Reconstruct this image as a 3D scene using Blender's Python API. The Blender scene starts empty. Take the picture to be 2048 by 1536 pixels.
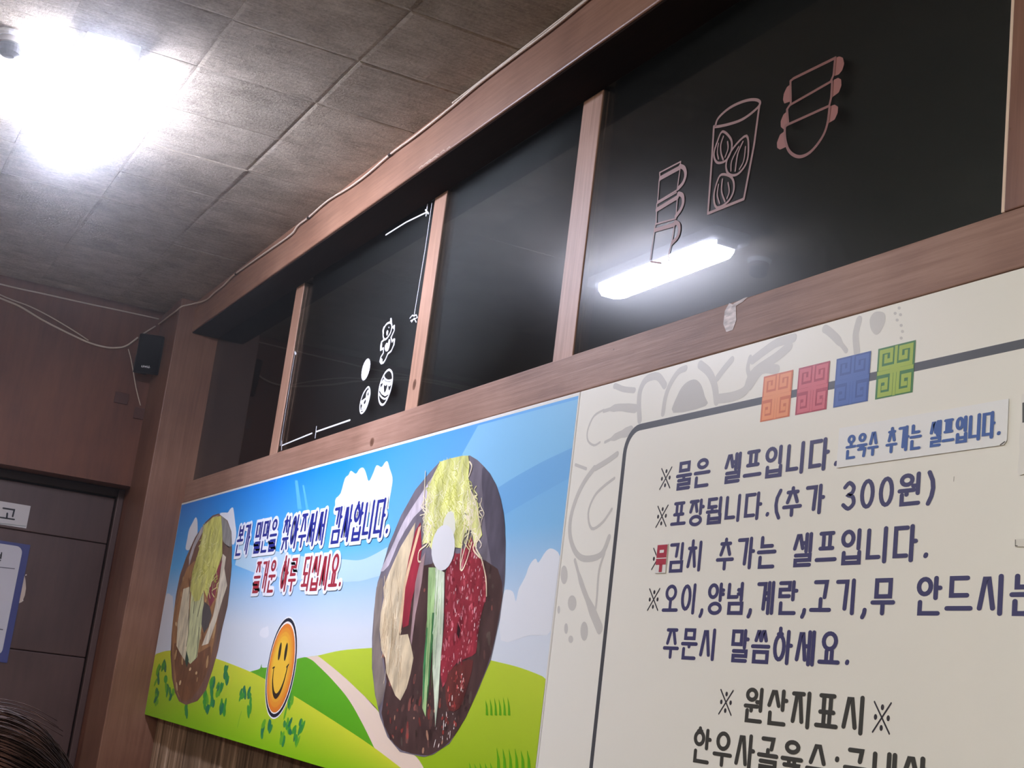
import bpy, bmesh, math, random
from mathutils import Vector, Matrix, noise
random.seed(7)
S = bpy.context.scene
COL = S.collection

# ------------------------------------------------------------------ camera
FPX = 2797.606                      # focal length in pixels of a 2048 wide frame
RX = Vector((0.450527, 0.884341, 0.122338))      # camera right in room axes
DN = Vector((-0.143023, 0.206758, -0.967882))    # camera down
FW = Vector((-0.881232, 0.418560, 0.219632))     # camera forward
EYE = Vector((5.0630, -0.9550, 1.4000))
cam_d = bpy.data.cameras.new('camera')
cam_d.sensor_fit = 'HORIZONTAL'; cam_d.sensor_width = 36.0
cam_d.lens = FPX / 2048 * 36.0; cam_d.clip_start = 0.02; cam_d.clip_end = 60
cam = bpy.data.objects.new('camera', cam_d)
M = Matrix.Identity(4)
for i in range(3):
    M[i][0] = RX[i]; M[i][1] = -DN[i]; M[i][2] = -FW[i]; M[i][3] = EYE[i]
cam.matrix_world = M
COL.objects.link(cam); S.camera = cam

# ------------------------------------------------------------------ light / colour management
LAMP_MAIN = 105.0          # emission of the ceiling light above the banner
LAMP_ROOM = 92.0          # emission of the same fixtures further into the room
W = bpy.data.worlds.new('world'); S.world = W; W.use_nodes = True
W.node_tree.nodes['Background'].inputs[0].default_value = (1.0, 0.93, 0.86, 1)
W.node_tree.nodes['Background'].inputs[1].default_value = 0.02
vs_ = W.node_tree.nodes.new('ShaderNodeVolumeScatter')      # thin haze added to imitate lens bloom around the lamp
vs_.inputs['Density'].default_value = 0.038; vs_.inputs['Anisotropy'].default_value = 0.975
W.node_tree.links.new(vs_.outputs[0], W.node_tree.nodes['World Output'].inputs['Volume'])
S.view_settings.view_transform = 'Standard'
S.view_settings.look = 'None'
S.view_settings.gamma = 1.0
S.view_settings.use_curve_mapping = False
S.view_settings.exposure = 1.15

# ------------------------------------------------------------------ room measures (metres)
XB = 0.26        # back wall face
CEIL = 2.55
YF = 0.0         # beam front face
YR = 0.07        # rail front face
YG = 0.090       # glass front face
YB = 0.066       # printed face of the boards
YL = 0.113       # lower wall face
XE = 8.6         # far end of the room behind the camera
YN = -4.6        # opposite wall

def at(px, py, axis, val):
    """room point on the plane axis=val seen at a photograph pixel (2048x1536)"""
    d = RX * ((px - 1024) / FPX) + DN * ((py - 768) / FPX) + FW
    i = 'xyz'.index(axis)
    return EYE + d * ((val - EYE[i]) / d[i])

# ------------------------------------------------------------------ helpers
def lin(c):
    if isinstance(c, str):
        c = tuple(int(c[i:i+2], 16) for i in (0, 2, 4))
    return tuple(((v/255)/12.92 if v/255 <= .04045 else ((v/255+.055)/1.055)**2.4) for v in c)

def tag(o, label=None, cat=None, group=None, kind=None):
    if label: o['label'] = label
    if cat: o['category'] = cat
    if group: o['group'] = group
    if kind: o['kind'] = kind
    return o

def empty(name, loc=(0, 0, 0), parent=None):
    o = bpy.data.objects.new(name, None); COL.objects.link(o)
    o.empty_display_size = .05
    o.location = loc
    if parent: o.parent = parent
    return o

class MB:
    def __init__(s):
        s.v = []; s.f = []; s.m = []; s.c = []; s.step = 3e-6
    def face(s, idx, mat=0, col=None):
        s.f.append(idx); s.m.append(mat); s.c.append(col)
    def quad(s, a, b, c, d, mat=0, col=None):
        n = len(s.v); s.v += [tuple(a), tuple(b), tuple(c), tuple(d)]
        s.face((n, n+1, n+2, n+3), mat, col)
    def box(s, x0, x1, y0, y1, z0, z1, mat=0, col=None):
        n = len(s.v)
        s.v += [(x0,y0,z0),(x1,y0,z0),(x1,y1,z0),(x0,y1,z0),(x0,y0,z1),(x1,y0,z1),(x1,y1,z1),(x0,y1,z1)]
        for q in ((0,3,2,1),(4,5,6,7),(0,1,5,4),(1,2,6,5),(2,3,7,6),(3,0,4,7)):
            s.face(tuple(n+i for i in q), mat, col)
    def prism(s, pts, fn, d0, d1, mat=0, col=None):
        """2D outline pts pushed between depth d0 and d1; fn(a,b,d)->xyz"""
        n = len(s.v); k = len(pts)
        s.v += [tuple(fn(a, b, d0)) for a, b in pts] + [tuple(fn(a, b, d1)) for a, b in pts]
        s.face(tuple(range(n, n+k)), mat, col)
        s.face(tuple(range(n+2*k-1, n+k-1, -1)), mat, col)
        for i in range(k):
            j = (i+1) % k
            s.face((n+i, n+k+i, n+k+j, n+j), mat, col)
    def tube(s, pts, r, n=6, mat=0, col=None):
        pts = [Vector(p) for p in pts]
        base = len(s.v)
        for i, p in enumerate(pts):
            t = (pts[min(i+1, len(pts)-1)] - pts[max(i-1, 0)]).normalized()
            u = t.cross(Vector((0, 0, 1)))
            if u.length < .05: u = t.cross(Vector((1, 0, 0)))
            u.normalize(); w = t.cross(u)
            rr = r[i] if isinstance(r, (list, tuple)) else r
            for k in range(n):
                a = 2*math.pi*k/n
                s.v.append(tuple(p + u*(rr*math.cos(a)) + w*(rr*math.sin(a))))
        for i in range(len(pts)-1):
            for k in range(n):
                k2 = (k+1) % n
                s.face((base+i*n+k, base+i*n+k2, base+(i+1)*n+k2, base+(i+1)*n+k), mat, col)
        s.face(tuple(base+k for k in range(n))[::-1], mat, col)
        s.face(tuple(base+(len(pts)-1)*n+k for k in range(n)), mat, col)
    # ---- flat print on a plane y = const (x,z given)
    def poly(s, pts, y, col=None, mat=0):
        n = len(s.v); s.v += [(a, y, b) for a, b in pts]
        s.face(tuple(range(n, n+len(pts))), mat, col)
    def disc(s, a, b, r, y, col=None, n=10, rz=None, mat=0):
        rz = r if rz is None else rz
        s.poly([(a+r*math.cos(2*math.pi*k/n), b+rz*math.sin(2*math.pi*k/n)) for k in range(n)], y, col, mat)
    def stroke(s, pts, w, y, col=None, closed=False, caps=True, mat=0, wz=None, n=8):
        """ribbon of width w along pts, one strip with mitred joints and round ends"""
        P = [tuple(p) for p in pts]; wl = w if isinstance(w, (list, tuple)) else [w]*len(P)
        Q = []; Wd = []
        for i, p in enumerate(P):
            if not Q or math.hypot(p[0]-Q[-1][0], p[1]-Q[-1][1]) > 1e-7: Q.append(p); Wd.append(wl[min(i, len(wl)-1)])
        if len(Q) > 2 and math.hypot(Q[0][0]-Q[-1][0], Q[0][1]-Q[-1][1]) < 1e-6: Q.pop(); Wd.pop(); closed = True
        k = len(Q)
        if k < 2: s.disc(Q[0][0], Q[0][1], Wd[0]/2, s.lift(y), col, n, mat=mat); return
        y = s.lift(y); base = len(s.v)
        def dirn(i, j):
            L = math.hypot(Q[j][0]-Q[i][0], Q[j][1]-Q[i][1]); return ((Q[j][0]-Q[i][0])/L, (Q[j][1]-Q[i][1])/L)
        for i in range(k):
            if closed: d0, d1 = dirn((i-1) % k, i), dirn(i, (i+1) % k)
            else: d0 = dirn(max(i-1, 0), max(i, 1)); d1 = dirn(min(i, k-2), min(i+1, k-1))
            mx_, mz = -(d0[1]+d1[1]), d0[0]+d1[0]; L = math.hypot(mx_, mz)
            if L < 1e-4: mx_, mz, L = -d1[1], d1[0], 1
            mx_ /= L; mz /= L
            h = Wd[i]/2/max(.5, (mx_*-d1[1]+mz*d1[0]))
            s.v += [(Q[i][0]+mx_*h, y, Q[i][1]+mz*h), (Q[i][0]-mx_*h, y, Q[i][1]-mz*h)]
        for i in range(k if closed else k-1):
            j = (i+1) % k
            s.face((base+2*i, base+2*i+1, base+2*j+1, base+2*j), mat, col)
        if caps and not closed:
            for i, d in ((0, dirn(1, 0)), (k-1, dirn(k-2, k-1))):
                a0 = math.atan2(d[1], d[0]); r = Wd[i]/2
                s.poly([(Q[i][0]+r*math.cos(a0+t*math.pi/(n//2+1)-math.pi/2), Q[i][1]+r*math.sin(a0+t*math.pi/(n//2+1)-math.pi/2)) for t in range(n//2+2)], y, col, mat)
    def lift(s, y):
        """overlapping marks of one print lie a few micrometres apart"""
        s.n = getattr(s, 'n', 0)+1
        return y-s.step*(s.n % 20)
    def build(s, name, mats, parent=None, smooth=False, bevel=0.0, loc=None):
        me = bpy.data.meshes.new(name)
        me.from_pydata(s.v, [], s.f)
        mats = mats if isinstance(mats, (list, tuple)) else [mats]
        for m in mats: me.materials.append(m)
        me.polygons.foreach_set('material_index', s.m)
        if any(c is not None for c in s.c):
            at_ = me.color_attributes.new('Col', 'FLOAT_COLOR', 'CORNER')
            vals = []
            for p, c in zip(me.polygons, s.c):
                for k in range(p.loop_total):
                    cc = (c[k] if (c is not None and isinstance(c, list)) else c) or (.5, .5, .5)
                    vals += [cc[0], cc[1], cc[2], 1.0]
            at_.data.foreach_set('color', vals)
        if smooth: me.polygons.foreach_set('use_smooth', [True]*len(me.polygons))
        me.update()
        o = bpy.data.objects.new(name, me); COL.objects.link(o)
        if loc: o.location = loc
        if parent: o.parent = parent
        if bevel:
            b = o.modifiers.new('bevel', 'BEVEL'); b.width = bevel; b.segments = 2; b.limit_method = 'ANGLE'
        return o

def smoothline(pts, k=6, closed=False):
    """Catmull-Rom through pts (tuples or vectors)"""
    P = [Vector(p) for p in pts]; n = len(P); out = []
    rng = range(n) if closed else range(n-1)
    for i in rng:
        if closed: p0, p1, p2, p3 = P[(i-1) % n], P[i], P[(i+1) % n], P[(i+2) % n]
        else: p0, p1, p2, p3 = P[max(i-1, 0)], P[i], P[i+1], P[min(i+2, n-1)]
        for j in range(k):
            t = j/k
            out.append(.5*((2*p1)+(p2-p0)*t+(2*p0-5*p1+4*p2-p3)*t*t+(3*p1-p0-3*p2+p3)*t**3))
    if not closed: out.append(P[-1])
    return [tuple(p) for p in out]

# ------------------------------------------------------------------ materials
def newmat(name, col=(.5, .5, .5), rough=.5, spec=.5, metal=0.0):
    m = bpy.data.materials.new(name); m.use_nodes = True
    b = m.node_tree.nodes['Principled BSDF']
    b.inputs['Base Color'].default_value = (*col, 1)
    b.inputs['Roughness'].default_value = rough
    b.inputs['Specular IOR Level'].default_value = spec
    b.inputs['Metallic'].default_value = metal
    return m, m.node_tree, b
def N(nt, t, **kw):
    n = nt.nodes.new(t)
    for k, v in kw.items(): setattr(n, k, v)
    return n
def ramp(nt, stops):
    r = N(nt, 'ShaderNodeValToRGB'); e = r.color_ramp.elements
    while len(e) < len(stops): e.new(.5)
    for i, (p, c) in enumerate(stops):
        e[i].position = p; e[i].color = (*c, 1)
    return r
def coords(nt, scale=(1, 1, 1), kind='Object'):
    tc = N(nt, 'ShaderNodeTexCoord'); mp = N(nt, 'ShaderNodeMapping')
    mp.inputs['Scale'].default_value = scale
    nt.links.new(tc.outputs[kind], mp.inputs[0]); return mp.outputs[0]
def bump(nt, b, src, strength=.2, dist=.002):
    bp = N(nt, 'ShaderNodeBump'); bp.inputs['Strength'].default_value = strength; bp.inputs['Distance'].default_value = dist
    nt.links.new(src, bp.inputs['Height']); nt.links.new(bp.outputs[0], b.inputs['Normal'])

def plain(name, c, rough=.5, spec=.4, var=.06, scale=30):
    """one paint or plastic colour with faint mottling"""
    m, nt, b = newmat(name, lin(c), rough, spec)
    nz = N(nt, 'ShaderNodeTexNoise'); nz.inputs['Scale'].default_value = scale; nz.inputs['Detail'].default_value = 4
    nt.links.new(coords(nt), nz.inputs['Vector'])
    l = lin(c)
    r = ramp(nt, [(.3, tuple(v*(1-var) for v in l)), (.7, tuple(min(1, v*(1+var)) for v in l))])
    nt.links.new(nz.outputs[0], r.inputs[0]); nt.links.new(r.outputs[0], b.inputs['Base Color'])
    return m

def wood(name, dark, mid, light, stretch=(1.2, 30, 30), rough=.45, spec=.45, bmp=.25, blot=1.0):
    """brown painted timber: grain along the stretched axis plus broad blotches"""
    m, nt, b = newmat(name, lin(mid), rough, spec)
    v = coords(nt, stretch)
    n1 = N(nt, 'ShaderNodeTexNoise'); n1.inputs['Scale'].default_value = 5; n1.inputs['Detail'].default_value = 8; n1.inputs['Roughness'].default_value = .65
    nt.links.new(v, n1.inputs['Vector'])
    n2 = N(nt, 'ShaderNodeTexNoise'); n2.inputs['Scale'].default_value = 2.2; n2.inputs['Detail'].default_value = 5
    nt.links.new(coords(nt, (2, 2, 2)), n2.inputs['Vector'])
    mx = N(nt, 'ShaderNodeMath', operation='MULTIPLY_ADD')
    mx.inputs[1].default_value = .5*blot
    nt.links.new(n2.outputs[0], mx.inputs[0]); 
    sc = N(nt, 'ShaderNodeMath', operation='MULTIPLY'); sc.inputs[1].default_value = .5
    nt.links.new(n1.outputs[0], sc.inputs[0]); nt.links.new(sc.outputs[0], mx.inputs[2])
    r = ramp(nt, [(.34, lin(dark)), (.52, lin(mid)), (.70, lin(light))])
    nt.links.new(mx.outputs[0], r.inputs[0]); nt.links.new(r.outputs[0], b.inputs['Base Color'])
    bump(nt, b, n1.outputs[0], bmp, .0012)
    return m

MAT = {}
MAT['beam_wood'] = wood('beam_wood', '7a5542', '9a725c', 'b08870')
MAT['upright_wood'] = wood('upright_wood', '643f30', '7d5642', '926a55', (30, 30, 1.2))
MAT['rail_wood'] = wood('rail_wood', '7a5a4a', '987564', 'b08e7c', (1.2, 30, 36), .55, .25, .4)
MAT['mullion_wood'] = wood('mullion_wood', '8c6852', 'ad8670', 'c49d88', (30, 30, 1.2), .5, .35, .35)
MAT['soffit_shade'] = wood('soffit_shade', '1d1410', '251a14', '30211a', rough=.95, spec=.03)
MAT['wall_paint'] = wood('wall_paint', '5e3728', '784a37', '88573f', (7, 7, 1.0), .5, .35, .12, 1.0)
MAT['door_paint'] = wood('door_paint', '4e3a37', '5b4541', '664e49', (9, 9, 1.0), .42, .45, .06, .9)
MAT['door_dark'] = plain('door_dark', '36231d', .5)
MAT['plaster'] = plain('plaster', 'b9ac9a', .8, .2)
MAT['floor'] = wood('floor', '5c4836', '7a634c', '8f775e', (1, 14, 14), .4, .4)
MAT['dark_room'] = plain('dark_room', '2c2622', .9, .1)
MAT['cream_edge'] = plain('cream_edge', 'e6cdb4', .6, .3)
MAT['cable'] = plain('cable', 'd9c9b6', .45, .4)
MAT['clip'] = plain('clip', '2c2420', .5, .4)
MAT['black_plastic'] = plain('black_plastic', '121114', .5, .25)
MAT['white_plastic'] = plain('white_plastic', 'e8e8ea', .35, .5, .02)
MAT['board_edge'] = plain('board_edge', 'e9e6df', .4, .4, .02)
MAT['chrome'] = newmat('chrome', lin('c9c9cc'), .25, .5, .9)[0]
MAT['knot'] = plain('knot', '4d3628', .5, .3, .2, 60)
MAT['skin'] = plain('skin', 'c79a80', .5, .3, .04)
MAT['sweater'] = plain('sweater', '3b3f4a', .9, .1, .2, 200)
MAT['trousers'] = plain('trousers', '2c2d33', .9, .1, .2, 200)
MAT['stool'] = wood('stool', '6b4a33', '84603f', '96724f')

def print_mat(name, rough=.38, spec=.4, mott=0.0, mscale=40, stretch=(1, 1, 1)):
    m, nt, b = newmat(name, (.5, .5, .5), rough, spec)
    a = N(nt, 'ShaderNodeVertexColor'); a.layer_name = 'Col'
    out = a.outputs[0]
    if mott:
        nz = N(nt, 'ShaderNodeTexNoise'); nz.inputs['Scale'].default_value = mscale; nz.inputs['Detail'].default_value = 5
        nt.links.new(coords(nt, stretch), nz.inputs['Vector'])
        r = ramp(nt, [(.25, (1-mott,)*3), (.75, (1+mott,)*3)])
        nt.links.new(nz.outputs[0], r.inputs[0])
        mx = N(nt, 'ShaderNodeMix', data_type='RGBA', blend_type='MULTIPLY'); mx.inputs[0].default_value = 1
        nt.links.new(out, mx.inputs[6]); nt.links.new(r.outputs[0], mx.inputs[7]); out = mx.outputs[2]
    nt.links.new(out, b.inputs['Base Color'])
    return m
MAT['print'] = print_mat('print')
MAT['print_food'] = print_mat('print_food', .38, .4, .38, 26, (1.6, 1, .7))
MAT['sticker'] = print_mat('sticker', .55, .3)

def glass_mat():
    m = bpy.data.materials.new('window_glass'); m.use_nodes = True
    nt = m.node_tree; nt.nodes.clear()
    o = N(nt, 'ShaderNodeOutputMaterial')
    tr = N(nt, 'ShaderNodeBsdfTransparent'); tr.inputs[0].default_value = (.75, .78, .77, 1)
    gl = N(nt, 'ShaderNodeBsdfGlossy'); gl.inputs['Roughness'].default_value = 0.006
    gl2 = N(nt, 'ShaderNodeBsdfGlossy'); gl2.inputs['Roughness'].default_value = 0.22     # greasy film
    mg = N(nt, 'ShaderNodeMixShader'); mg.inputs[0].default_value = .22
    nt.links.new(gl.outputs[0], mg.inputs[1]); nt.links.new(gl2.outputs[0], mg.inputs[2])
    fr = N(nt, 'ShaderNodeFresnel'); fr.inputs[0].default_value = 1.5
    mx = N(nt, 'ShaderNodeMixShader')
    nt.links.new(fr.outputs[0], mx.inputs[0]); nt.links.new(tr.outputs[0], mx.inputs[1]); nt.links.new(mg.outputs[0], mx.inputs[2])
    nt.links.new(mx.outputs[0], o.inputs[0])
    return m
MAT['glass'] = glass_mat()

def tile_mat():
    m, nt, b = newmat('ceiling_tile', (.15, .14, .12), .95, .08)
    v = coords(nt, (1, 1, 1)); oi = N(nt, 'ShaderNodeObjectInfo')
    ad = N(nt, 'ShaderNodeVectorMath', operation='ADD')
    rnd = N(nt, 'ShaderNodeMath', operation='MULTIPLY'); rnd.inputs[1].default_value = 37.0
    nt.links.new(oi.outputs['Random'], rnd.inputs[0])
    nt.links.new(v, ad.inputs[0]); nt.links.new(rnd.outputs[0], ad.inputs[1])
    n1 = N(nt, 'ShaderNodeTexNoise'); n1.inputs['Scale'].default_value = 9; n1.inputs['Detail'].default_value = 8; n1.inputs['Roughness'].default_value = .7
    nt.links.new(ad.outputs[0], n1.inputs['Vector'])
    n2 = N(nt, 'ShaderNodeTexNoise'); n2.inputs['Scale'].default_value = 150; n2.inputs['Detail'].default_value = 5; n2.inputs['Roughness'].default_value = .7
    nt.links.new(ad.outputs[0], n2.inputs['Vector'])
    mp = N(nt, 'ShaderNodeMapping'); mp.inputs['Scale'].default_value = (90, 12, 12)
    nt.links.new(ad.outputs[0], mp.inputs[0])
    n3 = N(nt, 'ShaderNodeTexNoise'); n3.inputs['Scale'].default_value = 1.5; n3.inputs['Detail'].default_value = 4
    nt.links.new(mp.outputs[0], n3.inputs['Vector'])
    a1 = N(nt, 'ShaderNodeMath', operation='MULTIPLY_ADD'); a1.inputs[1].default_value = .45
    nt.links.new(n1.outputs[0], a1.inputs[0])
    h = N(nt, 'ShaderNodeMath', operation='MULTIPLY'); h.inputs[1].default_value = .35
    nt.links.new(n2.outputs[0], h.inputs[0]); nt.links.new(h.outputs[0], a1.inputs[2])
    a2 = N(nt, 'ShaderNodeMath', operation='MULTIPLY_ADD'); a2.inputs[1].default_value = .22
    nt.links.new(n3.outputs[0], a2.inputs[0]); nt.links.new(a1.outputs[0], a2.inputs[2])
    r = ramp(nt, [(.36, lin('7d7364')), (.5, lin('a89c8b')), (.64, lin('cabfae'))])
    nt.links.new(a2.outputs[0], r.inputs[0])
    hs = N(nt, 'ShaderNodeHueSaturation')
    vr = N(nt, 'ShaderNodeMapRange'); vr.inputs[3].default_value = .86; vr.inputs[4].default_value = 1.12
    nt.links.new(oi.outputs['Random'], vr.inputs[0]); nt.links.new(vr.outputs[0], hs.inputs['Value'])
    nt.links.new(r.outputs[0], hs.inputs['Color']); nt.links.new(hs.outputs[0], b.inputs['Base Color'])
    bump(nt, b, a2.outputs[0], 1.0, .006)
    return m
MAT['tile'] = tile_mat()

def plank_mat():
    m, nt, b = newmat('rough_plank', (.2, .15, .1), .8, .2)
    oi = N(nt, 'ShaderNodeObjectInfo')
    v = coords(nt, (30, 30, 2.5)); ad = N(nt, 'ShaderNodeVectorMath', operation='ADD')
    rnd = N(nt, 'ShaderNodeMath', operation='MULTIPLY'); rnd.inputs[1].default_value = 50
    nt.links.new(oi.outputs['Random'], rnd.inputs[0]); nt.links.new(v, ad.inputs[0]); nt.links.new(rnd.outputs[0], ad.inputs[1])
    n = N(nt, 'ShaderNodeTexNoise'); n.inputs['Scale'].default_value = 1.4; n.inputs['Detail'].default_value = 7
    nt.links.new(ad.outputs[0], n.inputs['Vector'])
    r = ramp(nt, [(.33, lin('5a4634')), (.5, lin('8a7058')), (.68, lin('b79a80'))])
    nt.links.new(n.outputs[0], r.inputs[0])
    hs = N(nt, 'ShaderNodeHueSaturation')
    vr = N(nt, 'ShaderNodeMapRange'); vr.inputs[3].default_value = .75; vr.inputs[4].default_value = 1.2
    nt.links.new(oi.outputs['Random'], vr.inputs[0]); nt.links.new(vr.outputs[0], hs.inputs['Value'])
    nt.links.new(r.outputs[0], hs.inputs['Color']); nt.links.new(hs.outputs[0], b.inputs['Base Color'])
    bump(nt, b, n.outputs[0], .6, .004)
    return m
MAT['plank'] = plank_mat()

def emit(name, col, strength):
    m = bpy.data.materials.new(name); m.use_nodes = True
    nt = m.node_tree; nt.nodes.clear()
    o = N(nt, 'ShaderNodeOutputMaterial'); e = N(nt, 'ShaderNodeEmission')
    e.inputs[0].default_value = (*col, 1); e.inputs[1].default_value = strength
    nt.links.new(e.outputs[0], o.inputs[0]); return m
MAT['lamp_cool'] = emit('lamp_cool', (.77, .80, 1.0), LAMP_MAIN)
MAT['lamp_warm'] = emit('lamp_warm', (1.0, .97, .93), LAMP_ROOM)

# ================================================================== SETTING
def struct(name, mb, mat, parent=None, bevel=0.0):
    o = mb.build(name, mat, parent, bevel=bevel)
    if parent is None: o['kind'] = 'structure'
    return o

b = MB(); b.box(XB-.3, XE+.1, YN-.1, 3.1, -.1, 0); struct('floor', b, MAT['floor'])
# ceiling: slab, bare field beyond the tiles, and the tiles one by one
b = MB(); b.box(XB-.3, XE+.1, YN-.1, .6, CEIL+.012, CEIL+.12)
b.box(5.44, XE, YN, .12, CEIL, CEIL+.012)
b.box(XB, 5.44, YN, -2.245, CEIL, CEIL+.012)
ceil = struct('ceiling', b, MAT['tile'])
P_ = .2525
tm = MB()
hw = P_/2 - .0002
# a square tile with a softened lower edge
n0 = len(tm.v)
rings = [(hw, .014), (hw, .0010), (hw-.007, 0.0)]
for w_, z_ in rings: tm.v += [(-w_,-w_,z_),(w_,-w_,z_),(w_,w_,z_),(-w_,w_,z_)]
for k in range(2):
    for i in range(4):
        j = (i+1) % 4
        tm.face((4*k+i, 4*k+j, 4*k+4+j, 4*k+4+i))
tm.face((8, 9, 10, 11)); tm.face((3, 2, 1, 0))
first = None
for ix in range(21):
    for iy in range(9):
        x = .39 - P_/2 + (ix+.5)*P_ - P_*0 + .0
        x = 1.4 - 5*P_ + (ix+.5)*P_ + .126*0
        y = -.22 + P_/2 + .0 - iy*P_
        if x - hw < XB: continue
        if x + hw > 5.44: continue
        if first is None:
            o = tm.build('ceiling_tile', MAT['tile'], ceil); first = o
        else:
            o = first.copy(); COL.objects.link(o); o.parent = ceil
        o.location = (x, y, CEIL - random.uniform(0, .0010))
        o.rotation_euler = (random.uniform(-.004, .004), random.uniform(-.004, .004), random.uniform(-.002, .002))

# walls out of frame
b = MB(); b.box(XB-.3, XE+.1, YN-.1, YN, 0, CEIL+.012); struct('wall_near', b, MAT['plaster'])
b = MB(); b.box(XE, XE+.1, YN, 3.0, 0, CEIL+.012); struct('wall_end', b, MAT['plaster'])

# back wall with the doorway
ZD = 1.946; YJ = -.035; XD = .115
DW = .86                                    # door opening width
b = MB()
b.box(XB-.22, XB, YJ-DW, YL+.05, ZD, CEIL+.012)          # above the door
b.box(XB-.22, XB, YN, YJ-DW, 0, CEIL+.012)               # beyond the door
b.box(XB-.22, XB, YJ, YL+.05, 0, ZD)                     # jamb in the corner
struct('wall_back', b, MAT['wall_paint'])
# frame and door leaf
door = empty('door_1', (XD, YJ-DW/2, 0)); door['kind'] = 'structure'
def child_box(name, args, mat, parent, bevel=0.0):
    m_ = MB(); m_.box(*args); o = m_.build(name, mat, bevel=bevel)
    o.parent = parent; o.matrix_parent_inverse = Matrix.Translation(-Vector(parent.location))
    return o
fr_ = child_box('door_frame', (XD-.06, XD+.028, YJ-.022, YJ+.0, 0, ZD-.002), MAT['door_paint'], door, .003)
child_box('door_frame', (XD-.06, XD+.028, YJ-DW, YJ-.024, ZD-.03, ZD-.002), MAT['door_dark'], door, .003)
child_box('door_frame', (XD-.06, XD+.028, YJ-DW, YJ-DW+.022, 0, ZD-.032), MAT['door_paint'], door, .003)
leaf_z = [0.01, .60, .983, 1.366, 1.752, ZD-.034]
for i in range(5):
    child_box('door_panel', (XD-.03, XD+.012, YJ-DW+.026, YJ-.027, leaf_z[i]+.0010, leaf_z[i+1]-.0010), MAT['door_paint'], door, .003)
child_box('door_core', (XD-.05, XD-.004, YJ-DW+.03, YJ-.03, .01, ZD-.036), MAT['door_dark'], door)

# corner post (front strip + trim board) of the timber framing
b = MB(); b.box(.452, .57, -.05, .16, 0, CEIL); struct('trim_1', b, MAT['upright_wood'], bevel=.003)
b = MB(); b.box(XB, .450, -.044, .16, 0, CEIL); struct('trim_2', b, MAT['upright_wood'], bevel=.002)
# top beam
b = MB(); b.box(.57, XE, YF, .16, 2.445, CEIL); struct('trim_3', b, MAT['beam_wood'], bevel=.003)
b = MB(); b.box(.5705, 4.034, YF+.004, YG-.0005, 2.4410, 2.4448); struct('trim_4', b, MAT['soffit_shade'], bevel=.001)  # thin board added under the beam; its near-black colour paints the soffit's shade
# bottom rail under the panes
b = MB(); b.box(.57, XE, YR, .16, 1.889, 1.955); struct('trim_5', b, MAT['rail_wood'], bevel=.0015)
# upright at the right end of the panes, with a thin cream strip along its edge
b = MB(); b.box(4.036, XE, YR, .16, 1.9555, 2.4405); right_post = struct('trim_6', b, MAT['upright_wood'], bevel=.0015)
e_ = MB(); e_.box(4.031, 4.0358, YR+.001, YG, 1.956, 2.4405); e_.build('cream_edge', MAT['cream_edge'], right_post, bevel=.001)
# mullions
mull = [(1.404, 1.469), (2.361, 2.426), (3.014, 3.083)]
for i, (a, c) in enumerate(mull):
    b = MB(); b.box(a, c, YG-.002, YG+.02, 1.9555, 2.4405); struct('trim_%d' % (7+i), b, MAT['mullion_wood'], bevel=.0015)
# knots in the timber
def knot(px, py, y, parent, rx=.007, rz=.016):
    p = at(px, py, 'y', y); k = MB()
    k.disc(p.x, p.z, rx, y-.0004, lin('7a5847'), 14, rz); k.disc(p.x, p.z, rx*.55, y-.0006, lin('634636'), 12, rz*.6)
    return k.build('knot', MAT['print'], parent)
rail_o = bpy.data.objects['trim_5']
knot(744, 884, YR, rail_o, .012, .010)
knot(829, 769, YG-.002, bpy.data.objects['trim_8'], .009, .012)
knot(1228, 699, YR, rail_o, .002, .0015)
for (x_, y_) in ((2000, 258),): knot(x_+20, y_, YR, right_post, .0012, .0015)
# bare worn patch on the rail
k = MB()
patch = [(1459, 606), (1472, 612), (1473, 640), (1466, 660), (1453, 664), (1447, 648), (1450, 622)]
q = [at(x_, y_, 'y', YR) for x_, y_ in patch]
k.poly([(p.x, p.z) for p in q], YR-.0004, lin('cabdb8'))
q = [at(x_, y_, 'y', YR) for x_, y_ in ((1462, 618), (1486, 604), (1496, 594), (1489, 596), (1468, 607))]
k.poly([(p.x, p.z) for p in q], YR-.0005, lin('b3a39c'))
k.build('bare_patch', print_mat('worn_wood', .5, .3, .45, 60, (1, 1, 4)), rail_o)

# chipped paint along the beam's lower edge
k = MB()
for x_, y_, w_ in ((872, 312, .016), (866, 318, .022), (858, 322, .012), (850, 329, .014), (842, 334, .010), (885, 303, .010), (897, 296, .008)):
    p = at(x_, y_, 'y', YF-.0004); k.stroke([(p.x-w_, p.z), (p.x+w_*.3, p.z+.002), (p.x+w_, p.z-.001)], .0022, YF-.0004, lin('cdbdb0'))
k.build('chipped_paint', MAT['print'], bpy.data.objects['trim_3'])['kind'] = 'stuff'

# windows: glass panes
edges = [(.57, 1.404), (1.469, 2.361), (2.426, 3.014), (3.083, 4.031)]
for i, (a, c) in enumerate(edges):
    w = empty('window_%d' % (i+1), ((a+c)/2, YG, 1.955)); w['kind'] = 'structure'
    child_box('glass_pane', (a+.001, c-.001, YG, YG+.005, 1.9555, 2.4440), MAT['glass'], w)
# dark kitchen behind the panes
b = MB()
b.box(XB-.3, XE, 2.9, 3.0, 0, CEIL+.1)
b.box(XB-.3, XB-.22, .162, 2.9, 0, CEIL+.1)
b.box(XB-.3, XE, .162, 2.9, CEIL-.02, CEIL+.011)
struct('wall_kitchen', b, MAT['dark_room'])

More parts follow.
